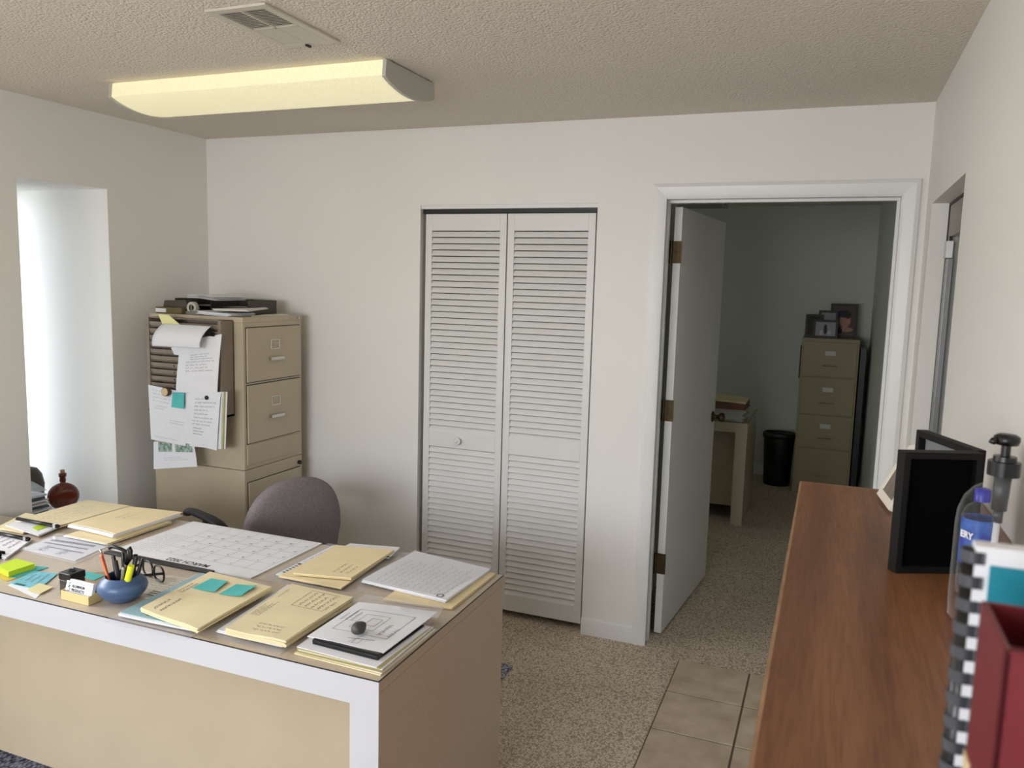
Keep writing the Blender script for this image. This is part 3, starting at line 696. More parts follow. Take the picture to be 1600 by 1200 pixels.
b = MB(); line(b, P, UP, (.05, .94), (.1, .99), .012); b.build('print', INK, o)
mf, P = folderset('file_folder', 'upper manila folder with writing along its right edge, beside the calendar', [(458, 895), (524, 851.5), (616, 859), (548, 903)], Z0+.0160, Z0+.022, MANILA, 2)
marks(mf, P, [(.12, .55, .5, .9, 3)], wd=.001, amp=.3)
# F5
o, P = folderset('file_folder', 'manila folder skewed under the glossy printed brochure at the desk corner by the closet', [(598, 937), (683, 872), (774, 896), (706, 950)], Z0+.001, Z0+.007, MANILA, 3)
mb5 = MB(); q = hq([(566, 906), (648, 861), (766, 889), (697, 938)], Z0+.016); layers(mb5, q, Z0+.0075, Z0+.016, 4, zf=lambda u, v: .0012*math.sin(6*u)); 
P = flatpatch(mb5, q, Z0+.017, .0008, None, lambda u, v: .0012*math.sin(6*u)); o = mb5.build('brochure', PAPER); tag(o, 'white brochure sheets with round logo under glossy plastic, desk corner by the closet', 'papers')
b = MB(); scribble(b, P, UP, .05, .1, .95, .95, lines=12, wd=.0009, lift=.0008)
c = P(.06, .90); b.add([(c.x+.012*k*math.cos(t*PI/10), c.y+.012*k*math.sin(t*PI/10), c.z+.0008) for t in range(20) for k in (1, .62)], [(2*i, 2*i+1, (2*i+3) % 40, (2*i+2) % 40) for i in range(20)])
b.build('print', mat('blue grey ink', (110, 116, 124), .6), o)
b = MB(); flatpatch(b, hq([(560, 908), (648, 858), (768, 888), (688, 930)], Z0+.02), Z0+.0195, .0006, None, lambda u, v: .0013*math.sin(6*u)+.0005*math.sin(20*v)); tag(b.build('plastic_sleeve', ghost('milky plastic', (244, 246, 240), .10, .2, 1.1)), 'milky clear sleeve covering the white brochure', 'plastic sleeve')

# --- left group
slip('file_folder', [(-6, 824), (40, 801), (92, 811), (36, 832)], Z0+.008, .006, MANILA2, 'narrow manila folder at the left edge of the desk between the black bars', 'folder')
z1 = Z0+.018
mf, P = folderset('clamp_folder', 'wide pale manila folder with black clamp bar, farthest left on the desk', [(26, 812), (136, 781), (203, 790), (92, 821)], Z0+.009, z1, MANILA2, 3)
marks(mf, P, [(.15, .25, .9, .8, 4)], mt=PENCILINK, wd=.0009)
def bar(A, B_, z, parent_label=None, parent=None):
    a = at(*A, 2, z+.008); c = at(*B_, 2, z+.008); m_ = MB(); m_.tube([(a.x, a.y, z+.007), (c.x, c.y, z+.007)], .008, 10, flat=.8)
    e = MB(); d = (c-a).normalized(); e0 = c-d*.012; e.box(-.006, .006, -.0085, .0085, 0, .0155, T=Matrix.Translation((e0.x, e0.y, z)) @ Matrix.Rotation(math.atan2(d.y, d.x), 4, 'Z'))
    k = m_.build('clamp_bar', BLACK, parent, smooth=True); e.build('bar_end', CHROME, k)
bar((27, 810), (91, 822), z1+.0005, parent=mf)
o = MB(); q = hq([(10, 822), (36, 812), (92, 825), (62, 838)], Z0+.008); layers(o, q, Z0+.0085, Z0+.0125, 3); tag(o.build('paper_stack', PAPER), 'white papers poking out below the farther black clamp bar', 'papers')
slip('index_flag', [(50, 824), (68, 818), (77, 822), (58, 829)], Z0+.0140, .0008, mat('lime paper', (186, 214, 40), .6), 'small lime flag on the white papers by the clamp bar', 'sticky note')
cf = thing('clamp_folder', (at(-20, 845, 2, Z0).x, at(-20, 845, 2, Z0).y, Z0), 'printed pages held by the nearer black clamp bar at the left picture edge', 'folder')
b = MB(); q = hq([(-60, 842), (0, 830), (50, 843), (10, 872)], Z0+.006); layers(b, q, Z0, Z0+.007, 3); P = flatpatch(b, q, Z0+.0078, .0008); b.build('papers', PAPER, cf)
b = MB(); scribble(b, P, UP, .35, .2, .95, .9, lines=5, wd=.0016, lift=.0006, mt=None); b.build('print', mat('magenta print', (150, 110, 130), .6), cf)
bar((-10, 831), (45, 842), Z0+.0085, parent=cf)
# sleeve with print
o = MB(); q = hq([(35, 858), (84, 838), (176, 850), (118, 876)], Z0+.002); P = flatpatch(o, q, Z0+.003, .0025); o = o.build('printed_page', PAPER); tag(o, 'printed page with dark bands under clear plastic, left of the calendar', 'paper')
b = MB()
line(b, P, UP, (.75, .10), (.75, .85), .016); line(b, P, UP, (.55, .08), (.55, .85), .010); line(b, P, UP, (.35, .3), (.35, .9), .008); scribble(b, P, UP, .1, .1, .5, .8, lines=2)
b.build('print', mat('grey print', (126, 126, 140), .6), o)
slip('plastic_sleeve', [(28, 859), (90, 833), (190, 848), (117, 881)], Z0+.0042, .0006, CLEAR, 'clear sleeve over the page with dark bands, left of the calendar', 'plastic sleeve')
mf, P = folderset('file_folder', 'thin lower manila folder, on the clear sleeve left of the calendar', [(103, 836), (195, 806), (268, 815), (168, 849)], Z0+.006, Z0+.013, MANILA, 2, inner=PAPER, inner_off=(-.006, -.006))
mf, P = folderset('file_folder', 'upper manila folder with curled papers inside, left of the calendar', [(110, 818), (203, 791), (285, 800), (181, 834)], Z0+.0145, Z0+.030, MANILA, 3, inner=PAPER, inner_off=(-.004, -.007), zf=lambda u, v: .003*math.sin(3.1*v)*(1-u))
marks(mf, P, [(.45, .3, .8, .55, 2)], mt=PENCILINK, wd=.0009)
# black mesh thing at the left border
b = MB(); TT = Rz(.5, at(2, 871, 2, Z0)); TT = Matrix.Translation((at(4, 868, 2, Z0).x-.06, at(4, 868, 2, Z0).y-.035, Z0)) @ Matrix.Rotation(.1, 4, 'Z')
tr = thing('desk_tray', (at(4, 868, 2, Z0).x-.06, at(4, 868, 2, Z0).y, Z0), 'black fanned wire sorter at the left picture edge', 'organizer')
for k in range(5): b.box(-.04, .08, -.03+k*.013, -.027+k*.013, .002, .030-.003*k, T=TT)
b.build('dividers', BLACK, tr); MB().box(-.045, .085, -.034, .03, 0, .003, T=TT).build('base', BLACK, tr)
# sticky cube and cards
slip('note_card', [(14, 900), (30, 882), (76, 886), (24, 903)], Z0+.002, .0015, TEAL, 'teal note card under the lime sticky pad', 'note card')
slip('note_card', [(-12, 899), (10, 886), (64, 893), (10, 908)], Z0+.0006, .0005, mat('ochre card', (206, 180, 70), .6), 'ochre card showing below the teal card at the left edge', 'note card')
b = MB(); q = hq([(-6, 885), (25, 873), (54, 881), (13, 894)], Z0+.018); layers(b, q, Z0+.0025, Z0+.019, 6, jit=.0006, rot=.004, nu=2, nv=2); tag(b.build('sticky_pad', mat('lime note pad', (196, 226, 40), .55)), 'thick lime green sticky note pad on the left of the desk', 'notepad')
o, P = slip('note_card', [(16, 911), (52, 892), (90, 896), (60, 921)], Z0+.003, .002, mat('sky blue card', (120, 190, 204), .55, var=.12, vscale=60), 'light blue printed card leaning toward the sharpener', 'note card')
b = MB(); line(b, P, UP, (.03, .15), (.03, .5), .010); b.build('print', mat('green print', (30, 96, 84), .6), o)
marks(o, P, [(.3, .2, .9, .85, 3)], wd=.0008)
slip('note_card', [(12, 914), (40, 905), (70, 922), (56, 935)], Z0+.0006, .0005, PAPER, 'white card under the light blue card near the desk front', 'note card')
slip('note_card', [(42, 921), (62, 911), (83, 917), (62, 928)], Z0+.0045, .001, mat('cream card', (224, 214, 160), .6), 'small cream card in front of the sharpener', 'note card')
# pencil sharpener
c = at(96, 931, 2, Z0); c = Vector((c.x+.012, c.y+.028, Z0)); TT = Matrix.Translation(c) @ Matrix.Rotation(-.02, 4, 'Z')
sh = thing('pencil_sharpener', c, 'square black pencil sharpener with smoky shavings box beside the card holder', 'pencil sharpener')
MB().box(-.024, .024, -.024, .024, 0, .046, T=TT).build('shavings_box', mat('smoky plastic', (64, 60, 52), .15), sh, bevel=.003)
b = MB(); b.box(-.0255, .0255, -.0255, .0255, .046, .068, T=TT); hd = b.build('head', BLACK, sh, bevel=.004)
b = MB(); b.lathe([(.011, .0682), (.011, .0700), (.0075, .0700), (.0075, .0685)], n=20, T=TT, cap=False); b.build('hole_ring', DARK, hd); b = MB(); b.box(-.016, -.010, .012, .018, .068, .071, T=TT); b.build('screw', CHROME, hd)
# business card holder
A = at(95, 936, 2, Z0); B_ = at(134, 946, 2, Z0); d = B_-A; L = .095; a = math.atan2(d.y, d.x); TT = Matrix.Translation((A.x, A.y, Z0)) @ Matrix.Rotation(a, 4, 'Z')
ch = thing('card_holder', (A.x, A.y, Z0), 'cream business card holder in front of the sharpener', 'card holder')
HOLD = mat('cream plastic', (214, 196, 138), .3, var=.05)
L = d.length+.012
b = MB(); b.box(0, L, 0, .004, 0, .026, T=TT).box(0, L, .004, .045, 0, .004, T=TT).box(0, L, .041, .045, .004, .032, T=TT)
b.prism([(0, 0), (.045, 0), (.045, .032), (0, .026)], 0, .003, 'x', T=TT); b.prism([(0, 0), (.045, 0), (.045, .032), (0, .026)], L-.003, L, 'x', T=TT); b.build('holder', HOLD, ch, bevel=.001)
cdx = L-.008
TC = TT @ Matrix.Translation((.004, .008, .010)) @ Matrix.Rotation(math.radians(-16), 4, 'X')
cards = thing('business_cards', TC @ Vector((0, 0, 0)), 'white business cards with blue-grey mark standing in the cream holder', 'business cards')
b = MB(); b.box(0, cdx, 0, .010, 0, .048, T=TC); b.build('card_stack', PAPER, cards)
U = (TC.to_3x3() @ Vector((1, 0, 0))); V = (TC.to_3x3() @ Vector((0, 0, 1)))
text('ALUMINUM', .0098, TC @ Vector((.024, 0, .027)), U, V, INK, cards, 'lettering', bold=.0005); text('PRODUCTS', .0098, TC @ Vector((.024, 0, .016)), U, V, INK, cards, 'lettering', bold=.0005)
b = MB(); CP = lambda u, v: TC @ Vector((u, 0, v)); Nf = TC.to_3x3() @ Vector((0, -1, 0))
for pts in ([(.016, .038), (.010, .034), (.013, .029), (.008, .024)], [(.018, .031), (.012, .026), (.018, .021), (.014, .014), (.008, .016)]):
    ribbon(b, [CP(*p)+Nf*.0005 for p in pts], Nf, .0022)
for k in range(2): ribbon(b, [CP(.006, .0435-k*.004)+Nf*.0005, CP(cdx-.006, .0435-k*.004)+Nf*.0005], Nf, .0007)
b.build('emblem', mat('navy ink', (30, 44, 70), .6), cards)
# pen pot
c = at(190.5, 945, 2, Z0); c = Vector((c.x-.024, c.y+.026, Z0))
pot = thing('pen_pot', c, 'squat blue glazed ceramic pot full of pens', 'pot')
POTM = mat('blue glaze', (62, 86, 122), .36, rgb2=(78, 104, 142), vscale=10, stretch=(1, 1, 14), detail=2)
prof = [(.030, 0), (.034, .002), (.052, .014), (.066, .028), (.071, .042), (.067, .055), (.056, .066), (.0485, .071), (.0475, .074), (.045, .073), (.0465, .067), (.060, .052), (.064, .040), (.058, .024), (.03, .008), (.0, .006)]
prof = [(r_*.95, z_*1.02) for r_, z_ in prof]
b = MB(); b.lathe([(0, 0)]+prof, c=c, n=48, cap=False); b.build('bowl', POTM, pot, smooth=True)
def pen(name, label, cat, foot, top, rad, mt, tip=None, cap=None, group=None, capm=None):
    A = c+Vector(foot); B_ = c+Vector(top); d = (B_-A).normalized()
    t_ = thing(name, A, label, cat, group)
    b = MB(); b.tube([A, B_], rad, 12); autosmooth(b.build('barrel', mt, t_), 50)
    if cap: q = MB(); q.tube([B_-d*cap, B_+d*.002, B_+d*.004], rad*1.18, 12, r2=rad*1.05); autosmooth(q.build('cap', capm or mt, t_), 50)
    if tip: q = MB(); q.tube([B_, B_+d*tip[0]], rad, 12, r2=tip[1]); q.build('end', tip[2], t_, smooth=True)
ORANGE = mat('orange paint', (226, 110, 58), .35); ERASER = mat('pink eraser', (226, 170, 160), .7)
pen('pencil', 'orange pencil leaning left out of the blue pot', 'pencil', (-.012, -.020, .012), (-.072, -.004, .128), .0037, ORANGE, tip=(.012, .0034, CHROME))
pen('pencil', 'second orange pencil pressed against the first one in the pot', 'pencil', (-.004, -.024, .012), (-.062, -.014, .122), .0035, ORANGE, tip=(.006, .0034, ERASER))
GREYP = mat('light grey plastic', (172, 178, 184), .35)
for i, (f_, t2, m_, cp) in enumerate([((-.01, .0, .012), (-.042, .01, .118), BLACK, .04), ((-.004, .012, .012), (-.028, .03, .125), BLACK, .05), ((.0, .0, .012), (-.018, -.004, .112), BLACK, .03), ((.006, .016, .012), (.008, .042, .12), BLACK, .045), ((.012, .008, .012), (.022, .03, .118), SOFTBLACK, .05), ((.016, .018, .012), (.03, .044, .112), BLACK, .04)]):
    pen('pen', ['black capped pen just right of the pencils', 'tall black pen at the back left of the pot', 'short black pen with pale grip in the pot middle', 'black pen rising at the back middle of the pot', 'matte black marker pen behind the highlighter', 'black pen at the back right of the pot'][i], 'pen', f_, t2, .0048, GREYP if i in (0, 2) else m_, cap=cp+.03, capm=m_)
pen('pen', 'slim silver grey pen left of the yellow highlighter', 'pen', (.008, -.014, .012), (.022, -.016, .100), .0045, mat('silver grey', (150, 148, 136), .35, .3), tip=(.006, .002, GREYP))
YEL = mat('highlighter yellow', (224, 232, 40), .35)
pen('highlighter', 'fat yellow highlighter leaning right in the pot', 'highlighter', (.02, -.018, .014), (.052, -.016, .112), .0078, YEL, cap=.045, capm=YEL)
hl = thing('scissors', c+Vector((-.02, .02, .01)), 'black handled scissors standing at the back of the pen pot', 'scissors')
b = MB(); b.prism([(-.006, 0), (.006, 0), (.007, .09), (-.007, .09)], -.0015, .0015, 'y', T=Matrix.Translation(c+Vector((-.006, .02, .012)))); b.build('blade', CHROME, hl)
b = MB(); 
pts = [(-.070, .022, .136), (-.060, .024, .143), (-.030, .026, .139), (-.012, .026, .134), (-.002, .024, .126), (-.006, .02, .10)]
b.tube([c+Vector(p) for p in pts], .0062, 10, flat=.8); b.tube([c+Vector(p) for p in [(-.006, .02, .10), (.004, .02, .125), (.006, .02, .146), (.010, .02, .15), (.014, .02, .142), (.012, .02, .12), (-.004, .02, .10)]], .0055, 10); b.build('handle', BLACK, hl, smooth=True)
# glasses
gc = at(236, 905, 2, Z0+.005)
gl = thing('eyeglasses', (gc.x, gc.y, Z0), 'black framed eyeglasses standing on the form behind the pen pot', 'eyeglasses')
a0 = at(224, 898, 2, Z0); a1 = at(262, 917, 2, Z0); d = (a1-a0); d.z = 0; d.normalize(); base = Vector((a0.x, a0.y, Z0+.002))
fr = MB(); ln = MB()
for k in (0, 1):
    o_ = base+d*(k*.068); pts = []
    for i in range(21):
        t = 2*PI*i/20; x = .0295*math.copysign(abs(math.cos(t))**.75, math.cos(t)); z = .0235*math.copysign(abs(math.sin(t))**.75, math.sin(t))
        pts.append(o_+d*(.03+x)+Vector((0, 0, .0265+z)))
    fr.tube(pts, .0030, 8); ln.add([p for p in pts[:-1]], [tuple(range(20))])
fr.tube([base+d*.057+Vector((0, 0, .028)), base+d*.063+Vector((0, 0, .033)), base+d*.069+Vector((0, 0, .028))], .0025, 8)
front = fr.build('rims', BLACK, gl, smooth=True); ln.build('lens', PANE, gl)
nrm = Vector((-d.y, d.x, 0))
for k, s in ((0, .004), (1, .126)):
    t = MB(); p0 = base+d*s+Vector((0, 0, .034)); sg = -1 if nrm.dot(Vector((-1, -.4, 0))) < 0 else 1
    e_ = p0+nrm*sg*.105+d*(-.004 if k == 0 else -.062); t.tube([p0, p0+(e_-p0)*.5, Vector((e_.x, e_.y, Z0+.024)), Vector((e_.x, e_.y, Z0+.006))+nrm*sg*.022], .0026, 8, flat=1.6); t.build('temple', BLACK, gl, smooth=True)

# ================================================================== FILING CABINETS (near)
def drawer(parent, X, ya, yb, z0, z1, body, hz=None, holder=True, face='+x'):
    "drawer front on a +x face"
    b = MB(); b.box(X, X+.012, ya, yb, z0, z1); dr = b.build('drawer', body, parent, bevel=.003)
    ym = (ya+yb)/2; hh = z1-z0
    if holder:
        z = z1-hh*.33; q = MB(); w_, h_ = .036, .024
        q.box(X+.012, X+.016, ym-w_, ym+w_, z+h_-.005, z+h_).box(X+.012, X+.016, ym-w_, ym+w_, z-h_, z-h_+.005).box(X+.012, X+.016, ym-w_, ym-w_+.006, z-h_+.005, z+h_-.005).box(X+.012, X+.016, ym+w_-.006, ym+w_, z-h_+.005, z+h_-.005)
        q.build('label_holder', CHROME, dr, bevel=.001)
    z = z1-hh*.60; q = MB(); q.box(X+.012, X+.030, ym-.050, ym-.042, z-.007, z+.007).box(X+.012, X+.030, ym+.042, ym+.050, z-.007, z+.007).box(X+.026, X+.032, ym-.052, ym+.052, z-.008, z+.008); q.build('handle', CHROME, dr, bevel=.002)
    return dr
FX, NYc, FYc, BX = -2.572, 3.045, 3.495, -3.135
def cabinet_body(name, z0, z1, label, drawers, blank=None, lock=None):
    t_ = thing(name, ((FX+BX)/2, (NYc+FYc)/2, z0), label, 'filing cabinet')
    b = MB(); b.box(BX, FX, NYc, FYc, z0, z1); bd = b.build('cabinet_body', CABM, t_, bevel=.003)
    for a, c in drawers: MB().box(FX, FX+.001, NYc+.018, FYc-.018, a-.004, c+.004).build('drawer_seam_shade', DARK, bd)  # dark plate standing in for the shade in the seams around each drawer
    for a, c in drawers: drawer(bd, FX-.004, NYc+.022, FYc-.022, a, c, CABM)
    if blank: MB().box(FX-.004, FX+.004, NYc+.02, FYc-.02, *blank).build('blank_panel', CABM, bd, bevel=.002)
    if lock:
        k = MB(); k.lathe([(.011, 0), (.011, .016), (.008, .018)], n=20, T=Matrix.Translation((FX, lock[0], lock[1])) @ Matrix.Rotation(PI/2, 4, 'Y')); k.build('lock', mat('dark lock', (60, 56, 50), .35, .6), bd)
    return t_
cabinet_body('filing_cabinet', 0, .738, 'lower khaki steel filing cabinet beneath the other, by the room corner', [(.05, .34), (.36, .675)], lock=(FYc-.03, .70))
cu_ = cabinet_body('filing_cabinet', .74, 1.474, 'upper khaki steel filing cabinet stacked on the other, papers on top', [(1.165, 1.425), (.868, 1.150)], blank=(.76, .858))
b = MB(); b.box(BX-.004, FX+.003, NYc-.004, FYc+.002, 1.450, 1.476); b.build('top_rim', CABM, cu_, bevel=.003)
b = MB(); b.lathe([(.008, 0), (.008, .006)], n=16, T=Matrix.Translation((FX+.003, FYc-.03, 1.462)) @ Matrix.Rotation(PI/2, 4, 'Y')); b.build('lock', CHROME, cu_)
# rack on the side
rx0, rx1, ry0, ry1, rz0, rz1 = -3.075, -2.622, 2.954, 3.040, 1.005, 1.462
rk = thing('card_rack', ((rx0+rx1)/2, ry1, rz0), 'brown steel slotted card rack hung on the side of the upper filing cabinet', 'rack')
b = MB(); b.box(rx0, rx0+.018, ry0, ry1, rz0, rz1).box(rx1-.018, rx1, ry0, ry1, rz0, rz1).box(rx0, rx1, ry0+.01, ry1, rz1-.004, rz1).box(rx0, rx1, ry0, ry1, rz0, rz0+.012).box(rx0, rx1, ry1-.006, ry1, rz0, rz1); b.build('rack_frame', RACKM, rk, bevel=.0015)
NS = 13; h = (rz1-rz0-.03)/NS
for k in range(NS):
    z = rz0+.014+k*h; b = MB(); pr = [(ry0+.016, z+h*.02), (ry0+.008, z+h*.30), (ry0+.003, z+h*.86), (ry0+.0055, z+h*.88), (ry0+.012, z+h*.35), (ry0+.06, z)]
    b.prism(pr, rx0+.018, rx1-.018, 'x')
    pk = b.build('pocket', RACKM, rk); q = MB(); xc = rx0+.165 if k % 7 else rx0+.29
    q.lathe([(.0035, 0), (.0035, .002)], n=10, T=Matrix.Translation((xc, ry0+.006, z+h*.55)) @ Matrix.Rotation(PI/2, 4, 'X')); q.build('rivet', DARK, pk)
# hung papers
NV = (0, -1, 0)
def vsheet(name, pts, y, t, mt, label, cat, bf=None, nu=10, nv=10):
    q = vq(pts, y); B = bil(q); b = MB()
    P = lambda u, v: B(u, v)+Vector((0, -(bf(u, v) if bf else 0), 0))
    b.patch(P, NV, t, nu, nv); o = b.build(name, mt, smooth=False); tag(o, label, cat); return o, P
yr = ry0-.004
o, P = vsheet('flyer', [(240, 690), (303, 694), (309, 729), (240, 733)], yr-.003, .001, PAPER, 'white flyer with two green pictures, lowest sheet hung on the rack', 'paper', bf=lambda u, v: -.0+.012*max(0, u-.8)*max(0, v-.5)*10*.3)
o2 = MB()
q_ = [P(.12, .0)]
for u0, u1 in ((.12, .46), (.53, .95)):
    o2.add([P(u0, .0)+Vector((0, -.0008, 0)), P(u1, .0)+Vector((0, -.0008, 0)), P(u1, .36)+Vector((0, -.0008, 0)), P(u0, .36)+Vector((0, -.0008, 0))], [(0, 1, 2, 3)])
o2.build('pictures', mat('green picture', (48, 100, 66), .5, rgb2=(190, 206, 196), vscale=55), o)
marks(o, P, [(.25, .55, .85, .72, 2)], N=NV, wd=.0008, mt=PENCILINK)
MB_b, P = vsheet('note_sheet', [(231.5, 601), (293, 614), (290, 697), (238, 686)], yr-.009, .001, PAPER, 'white handwritten sheet under the round wooden magnet', 'paper', bf=lambda u, v: .008*(1-u)*v)
marks(MB_b, P, [(.1, .04, .8, .3, 4), (.15, .33, .5, .42, 2), (.55, .55, .95, .64, 2), (.1, .9, .95, .95, 1)], N=NV, wd=.0009, amp=.3, mt=PENCILINK)
t_ = thing('sheaf_of_papers', at(318, 650, 1, yr-.02), 'thick sheaf of handwritten pages under the small black magnet', 'papers')
for k, (mt, dx) in enumerate([(PAPER, 11), (YGREEN, 8), (MANILA2, 6), (PAPER, 4)]):
    b = MB(); q = vq([(298, 616), (344+dx, 612), (341+dx, 702), (296, 697)], yr-.006-.0045*k); B = bil(q); b.patch(lambda u, v: B(u, v), NV, .003, 4, 4); b.build('page', mt, t_)
q = vq([(293, 614), (345, 613), (339, 704), (289, 692)], yr-.026); B = bil(q); b = MB(); P = lambda u, v: B(u, v)+Vector((0, -.003*math.sin(3*v), 0)); b.patch(P, NV, .001, 8, 8); fp = b.build('front_page', PAPER, t_)
marks(fp, P, [(.25, .08, .9, .5, 6), (.2, .5, .95, .62, 2), (.25, .64, .6, .8, 3)], N=NV, wd=.0011, amp=.32)
o, P = vsheet('note_sheet', [(282, 533), (347, 522), (342, 616), (277, 612)], yr-.010, .004, PAPER, 'long handwritten sheet hanging in the middle of the rack', 'paper', bf=lambda u, v: .010*math.sin(2*v)+.004*u)
marks(o, P, [(.3, .28, .85, .40, 3), (.2, .40, .95, .62, 4)], N=NV, wd=.0011, amp=.32)
vsheet('paper_slip', [(267, 543), (283, 540), (285, 556), (272, 554)], yr-.004, .001, PAPER, 'corner of a white slip left of the long hanging sheet', 'paper')
o, P = vsheet('curled_sheet', [(250, 506), (326, 510), (319, 544), (245, 540)], yr-.036, .0015, PAPER, 'curled white sheet flopping over the clip at the rack top', 'paper', bf=lambda u, v: .036*math.sin(PI*(.12+.6*v))-.028*(1-v)**3, nv=16)
for p_ in o.data.polygons: p_.use_smooth = True
b = MB(); cc = at(330, 522, 1, yr-.018); b.prism([(cc.x-.03, cc.z-.006), (cc.x+.012, cc.z-.01), (cc.x-.01, cc.z+.028), (cc.x-.02, cc.z+.026)], yr-.026, yr-.010, 'y'); b.tube([(cc.x-.03, yr-.02, cc.z-.004), (cc.x+.02, yr-.02, cc.z-.008)], .003, 8); tag(b.build('binder_clip', BLACK), 'small black clip holding the curled sheet on the rack', 'clip')
vsheet('paper_strip', [(247, 491), (263, 492), (284, 508), (256, 508)], yr-.003, .001, YELLOWP, 'pale yellow paper strip sticking out at the rack top', 'paper', bf=lambda u, v: .006*v)
vsheet('sticky_note', [(270, 613), (288, 614), (288, 638.5), (268.5, 636)], yr-.020, .0008, TEAL, 'teal sticky note on the handwritten sheet beside the wooden magnet', 'sticky note', bf=lambda u, v: .004*v)
cc = at(263.5, 611.5, 1, yr-.012); TT = Matrix.Translation((cc.x, yr-.0185, cc.z)) @ Matrix.Rotation(PI/2, 4, 'X')
t_ = thing('wooden_magnet', (cc.x, yr-.018, cc.z), 'round wooden magnet with bark rim on the rack papers', 'magnet')
b = MB(); b.lathe([(.021, 0), (.022, .010), (.021, .018)], n=28, T=TT); b.build('bark', mat('bark brown', (86, 60, 40), .7, var=.2, vscale=60), t_)
b = MB(); b.lathe([(.0185, .0181), (.0185, .0195), (0, .0195)], n=28, T=TT, cap=False); b.build('wood_face', mat('pale wood', (214, 190, 144), .6, var=.08, vscale=40), t_)
cc = at(323, 621.5, 1, yr-.03); TT = Matrix.Translation((cc.x, yr-.0285, cc.z)) @ Matrix.Rotation(PI/2, 4, 'X')
b = MB(); b.lathe([(.010, 0), (.010, .005), (.007, .008), (0, .008)], n=20, T=TT, cap=False); tag(b.build('round_magnet', SOFTBLACK, smooth=True), 'small round black magnet on the sheaf of pages', 'magnet')
# clutter on the cabinet top
zt = 1.4765
TRAYM = mat('dark smoked tray', (58, 52, 44), .35)
t_ = thing('letter_tray', (-2.92, 3.36, zt), 'dark brown letter organiser lying on top of the filing cabinet', 'organizer')
b = MB(); tx0, tx1, ty0, ty1 = -3.17, -2.70, 3.24, 3.46
b.box(tx0, tx1, ty0, ty1, zt, zt+.004).box(tx0, tx1, ty1-.004, ty1, zt+.004, zt+.072).box(tx0, tx0+.004, ty0, ty1-.004, zt+.004, zt+.072).box(tx1-.004, tx1, ty0, ty1-.004, zt+.004, zt+.072).box(tx0+.23, tx0+.234, ty0, ty1-.004, zt+.004, zt+.068); b.build('tray', TRAYM, t_, bevel=.001)
b = MB(); b.box(tx0+.004, tx1-.004, ty0+.02, ty1-.004, zt+.034, zt+.037); b.build('shelf', TRAYM, t_)
t_ = thing('boxed_forms', (-3.02, 3.14, zt), 'olive box with a white label on the filing cabinet top', 'box')
b = MB(); b.box(-3.13, -2.965, 3.07, 3.2, zt, zt+.030); b.build('box', mat('olive board', (104, 90, 56), .6, var=.1), t_, bevel=.002); MB().box(-3.125, -3.06, 3.066, 3.07, zt+.005, zt+.024).build('label', PAPER, t_)
b = MB(); b.prism([(-3.13, zt+.031), (-2.97, zt+.031), (-2.985, zt+.068), (-3.12, zt+.062)], 3.12, 3.2, 'y'); tag(b.build('smoked_case', mat('smoked plastic', (76, 70, 56), .15)), 'smoky plastic case on the olive box at the cabinet corner', 'box')
b = MB()
for k in range(5): flatpatch(b, [(-3.02, 3.17, 0), (-2.82, 3.13, 0), (-2.79, 3.33, 0), (-2.99, 3.36, 0)], zt+.074+.004*k, .0015, None, lambda u, v: .008*(1-u)*.5+.003*math.sin(4*u), rot=random.uniform(-.1, .1))
tag(b.build('paper_stack', PAPER), 'loose white sheets piled across the letter organiser', 'papers')
# tape dispenser
t_ = thing('tape_dispenser', (-2.92, 3.1, zt), 'grey tape dispenser behind the white papers on the filing cabinet', 'tape dispenser')
b = MB(); b.prism([(-2.955+.0, zt), (-2.865, zt), (-2.865, zt+.012), (-2.90, zt+.02), (-2.955, zt+.014)], 3.09, 3.12, 'y'); b.build('base', mat('grey plastic', (128, 126, 118), .4), t_)
b = MB(); b.lathe([(.016, -.010), (.029, -.010), (.029, .010), (.016, .010)], n=28, T=Matrix.Translation((-2.925, 3.105, zt+.032)) @ Matrix.Rotation(PI/2, 4, 'X'), cap=False); b.build('tape_roll', mat('tape', (190, 188, 176), .3), t_)
b = MB(); q = [(-2.83, 3.055, 0), (-2.585, 3.065, 0), (-2.59, 3.22, 0), (-2.82, 3.20, 0)]; layers(b, [(-2.845, 3.05, 0), (-2.66, 3.06, 0), (-2.66, 3.24, 0), (-2.84, 3.22, 0)], zt, zt+.014, 5, jit=.006, rot=.05, zf=lambda u, v: .008*(1-u)**2)
tag(b.build('paper_stack', PAPER), 'curled white papers at the front edge of the cabinet top', 'papers')
b = MB(); layers(b, [(-2.78, 3.08, 0), (-2.60, 3.10, 0), (-2.60, 3.26, 0), (-2.79, 3.26, 0)], zt+.0242, zt+.033, 3, jit=.008, rot=.06, zf=lambda u, v: .010*u*u*v); tag(b.build('paper_stack', mat('off white paper', (222, 218, 208), .65)), 'off white folded papers lying over the curled stack on the cabinet', 'papers')
b = MB(); layers(b, [(-2.645, 3.28, 0), (-2.585, 3.12, 0), (-2.578, 3.40, 0), (-2.65, 3.44, 0)], zt, zt+.005, 2, jit=.002); tag(b.build('envelope', mat('off white paper', (222, 218, 208), .65)), 'flat envelopes at the right end of the cabinet top', 'papers')

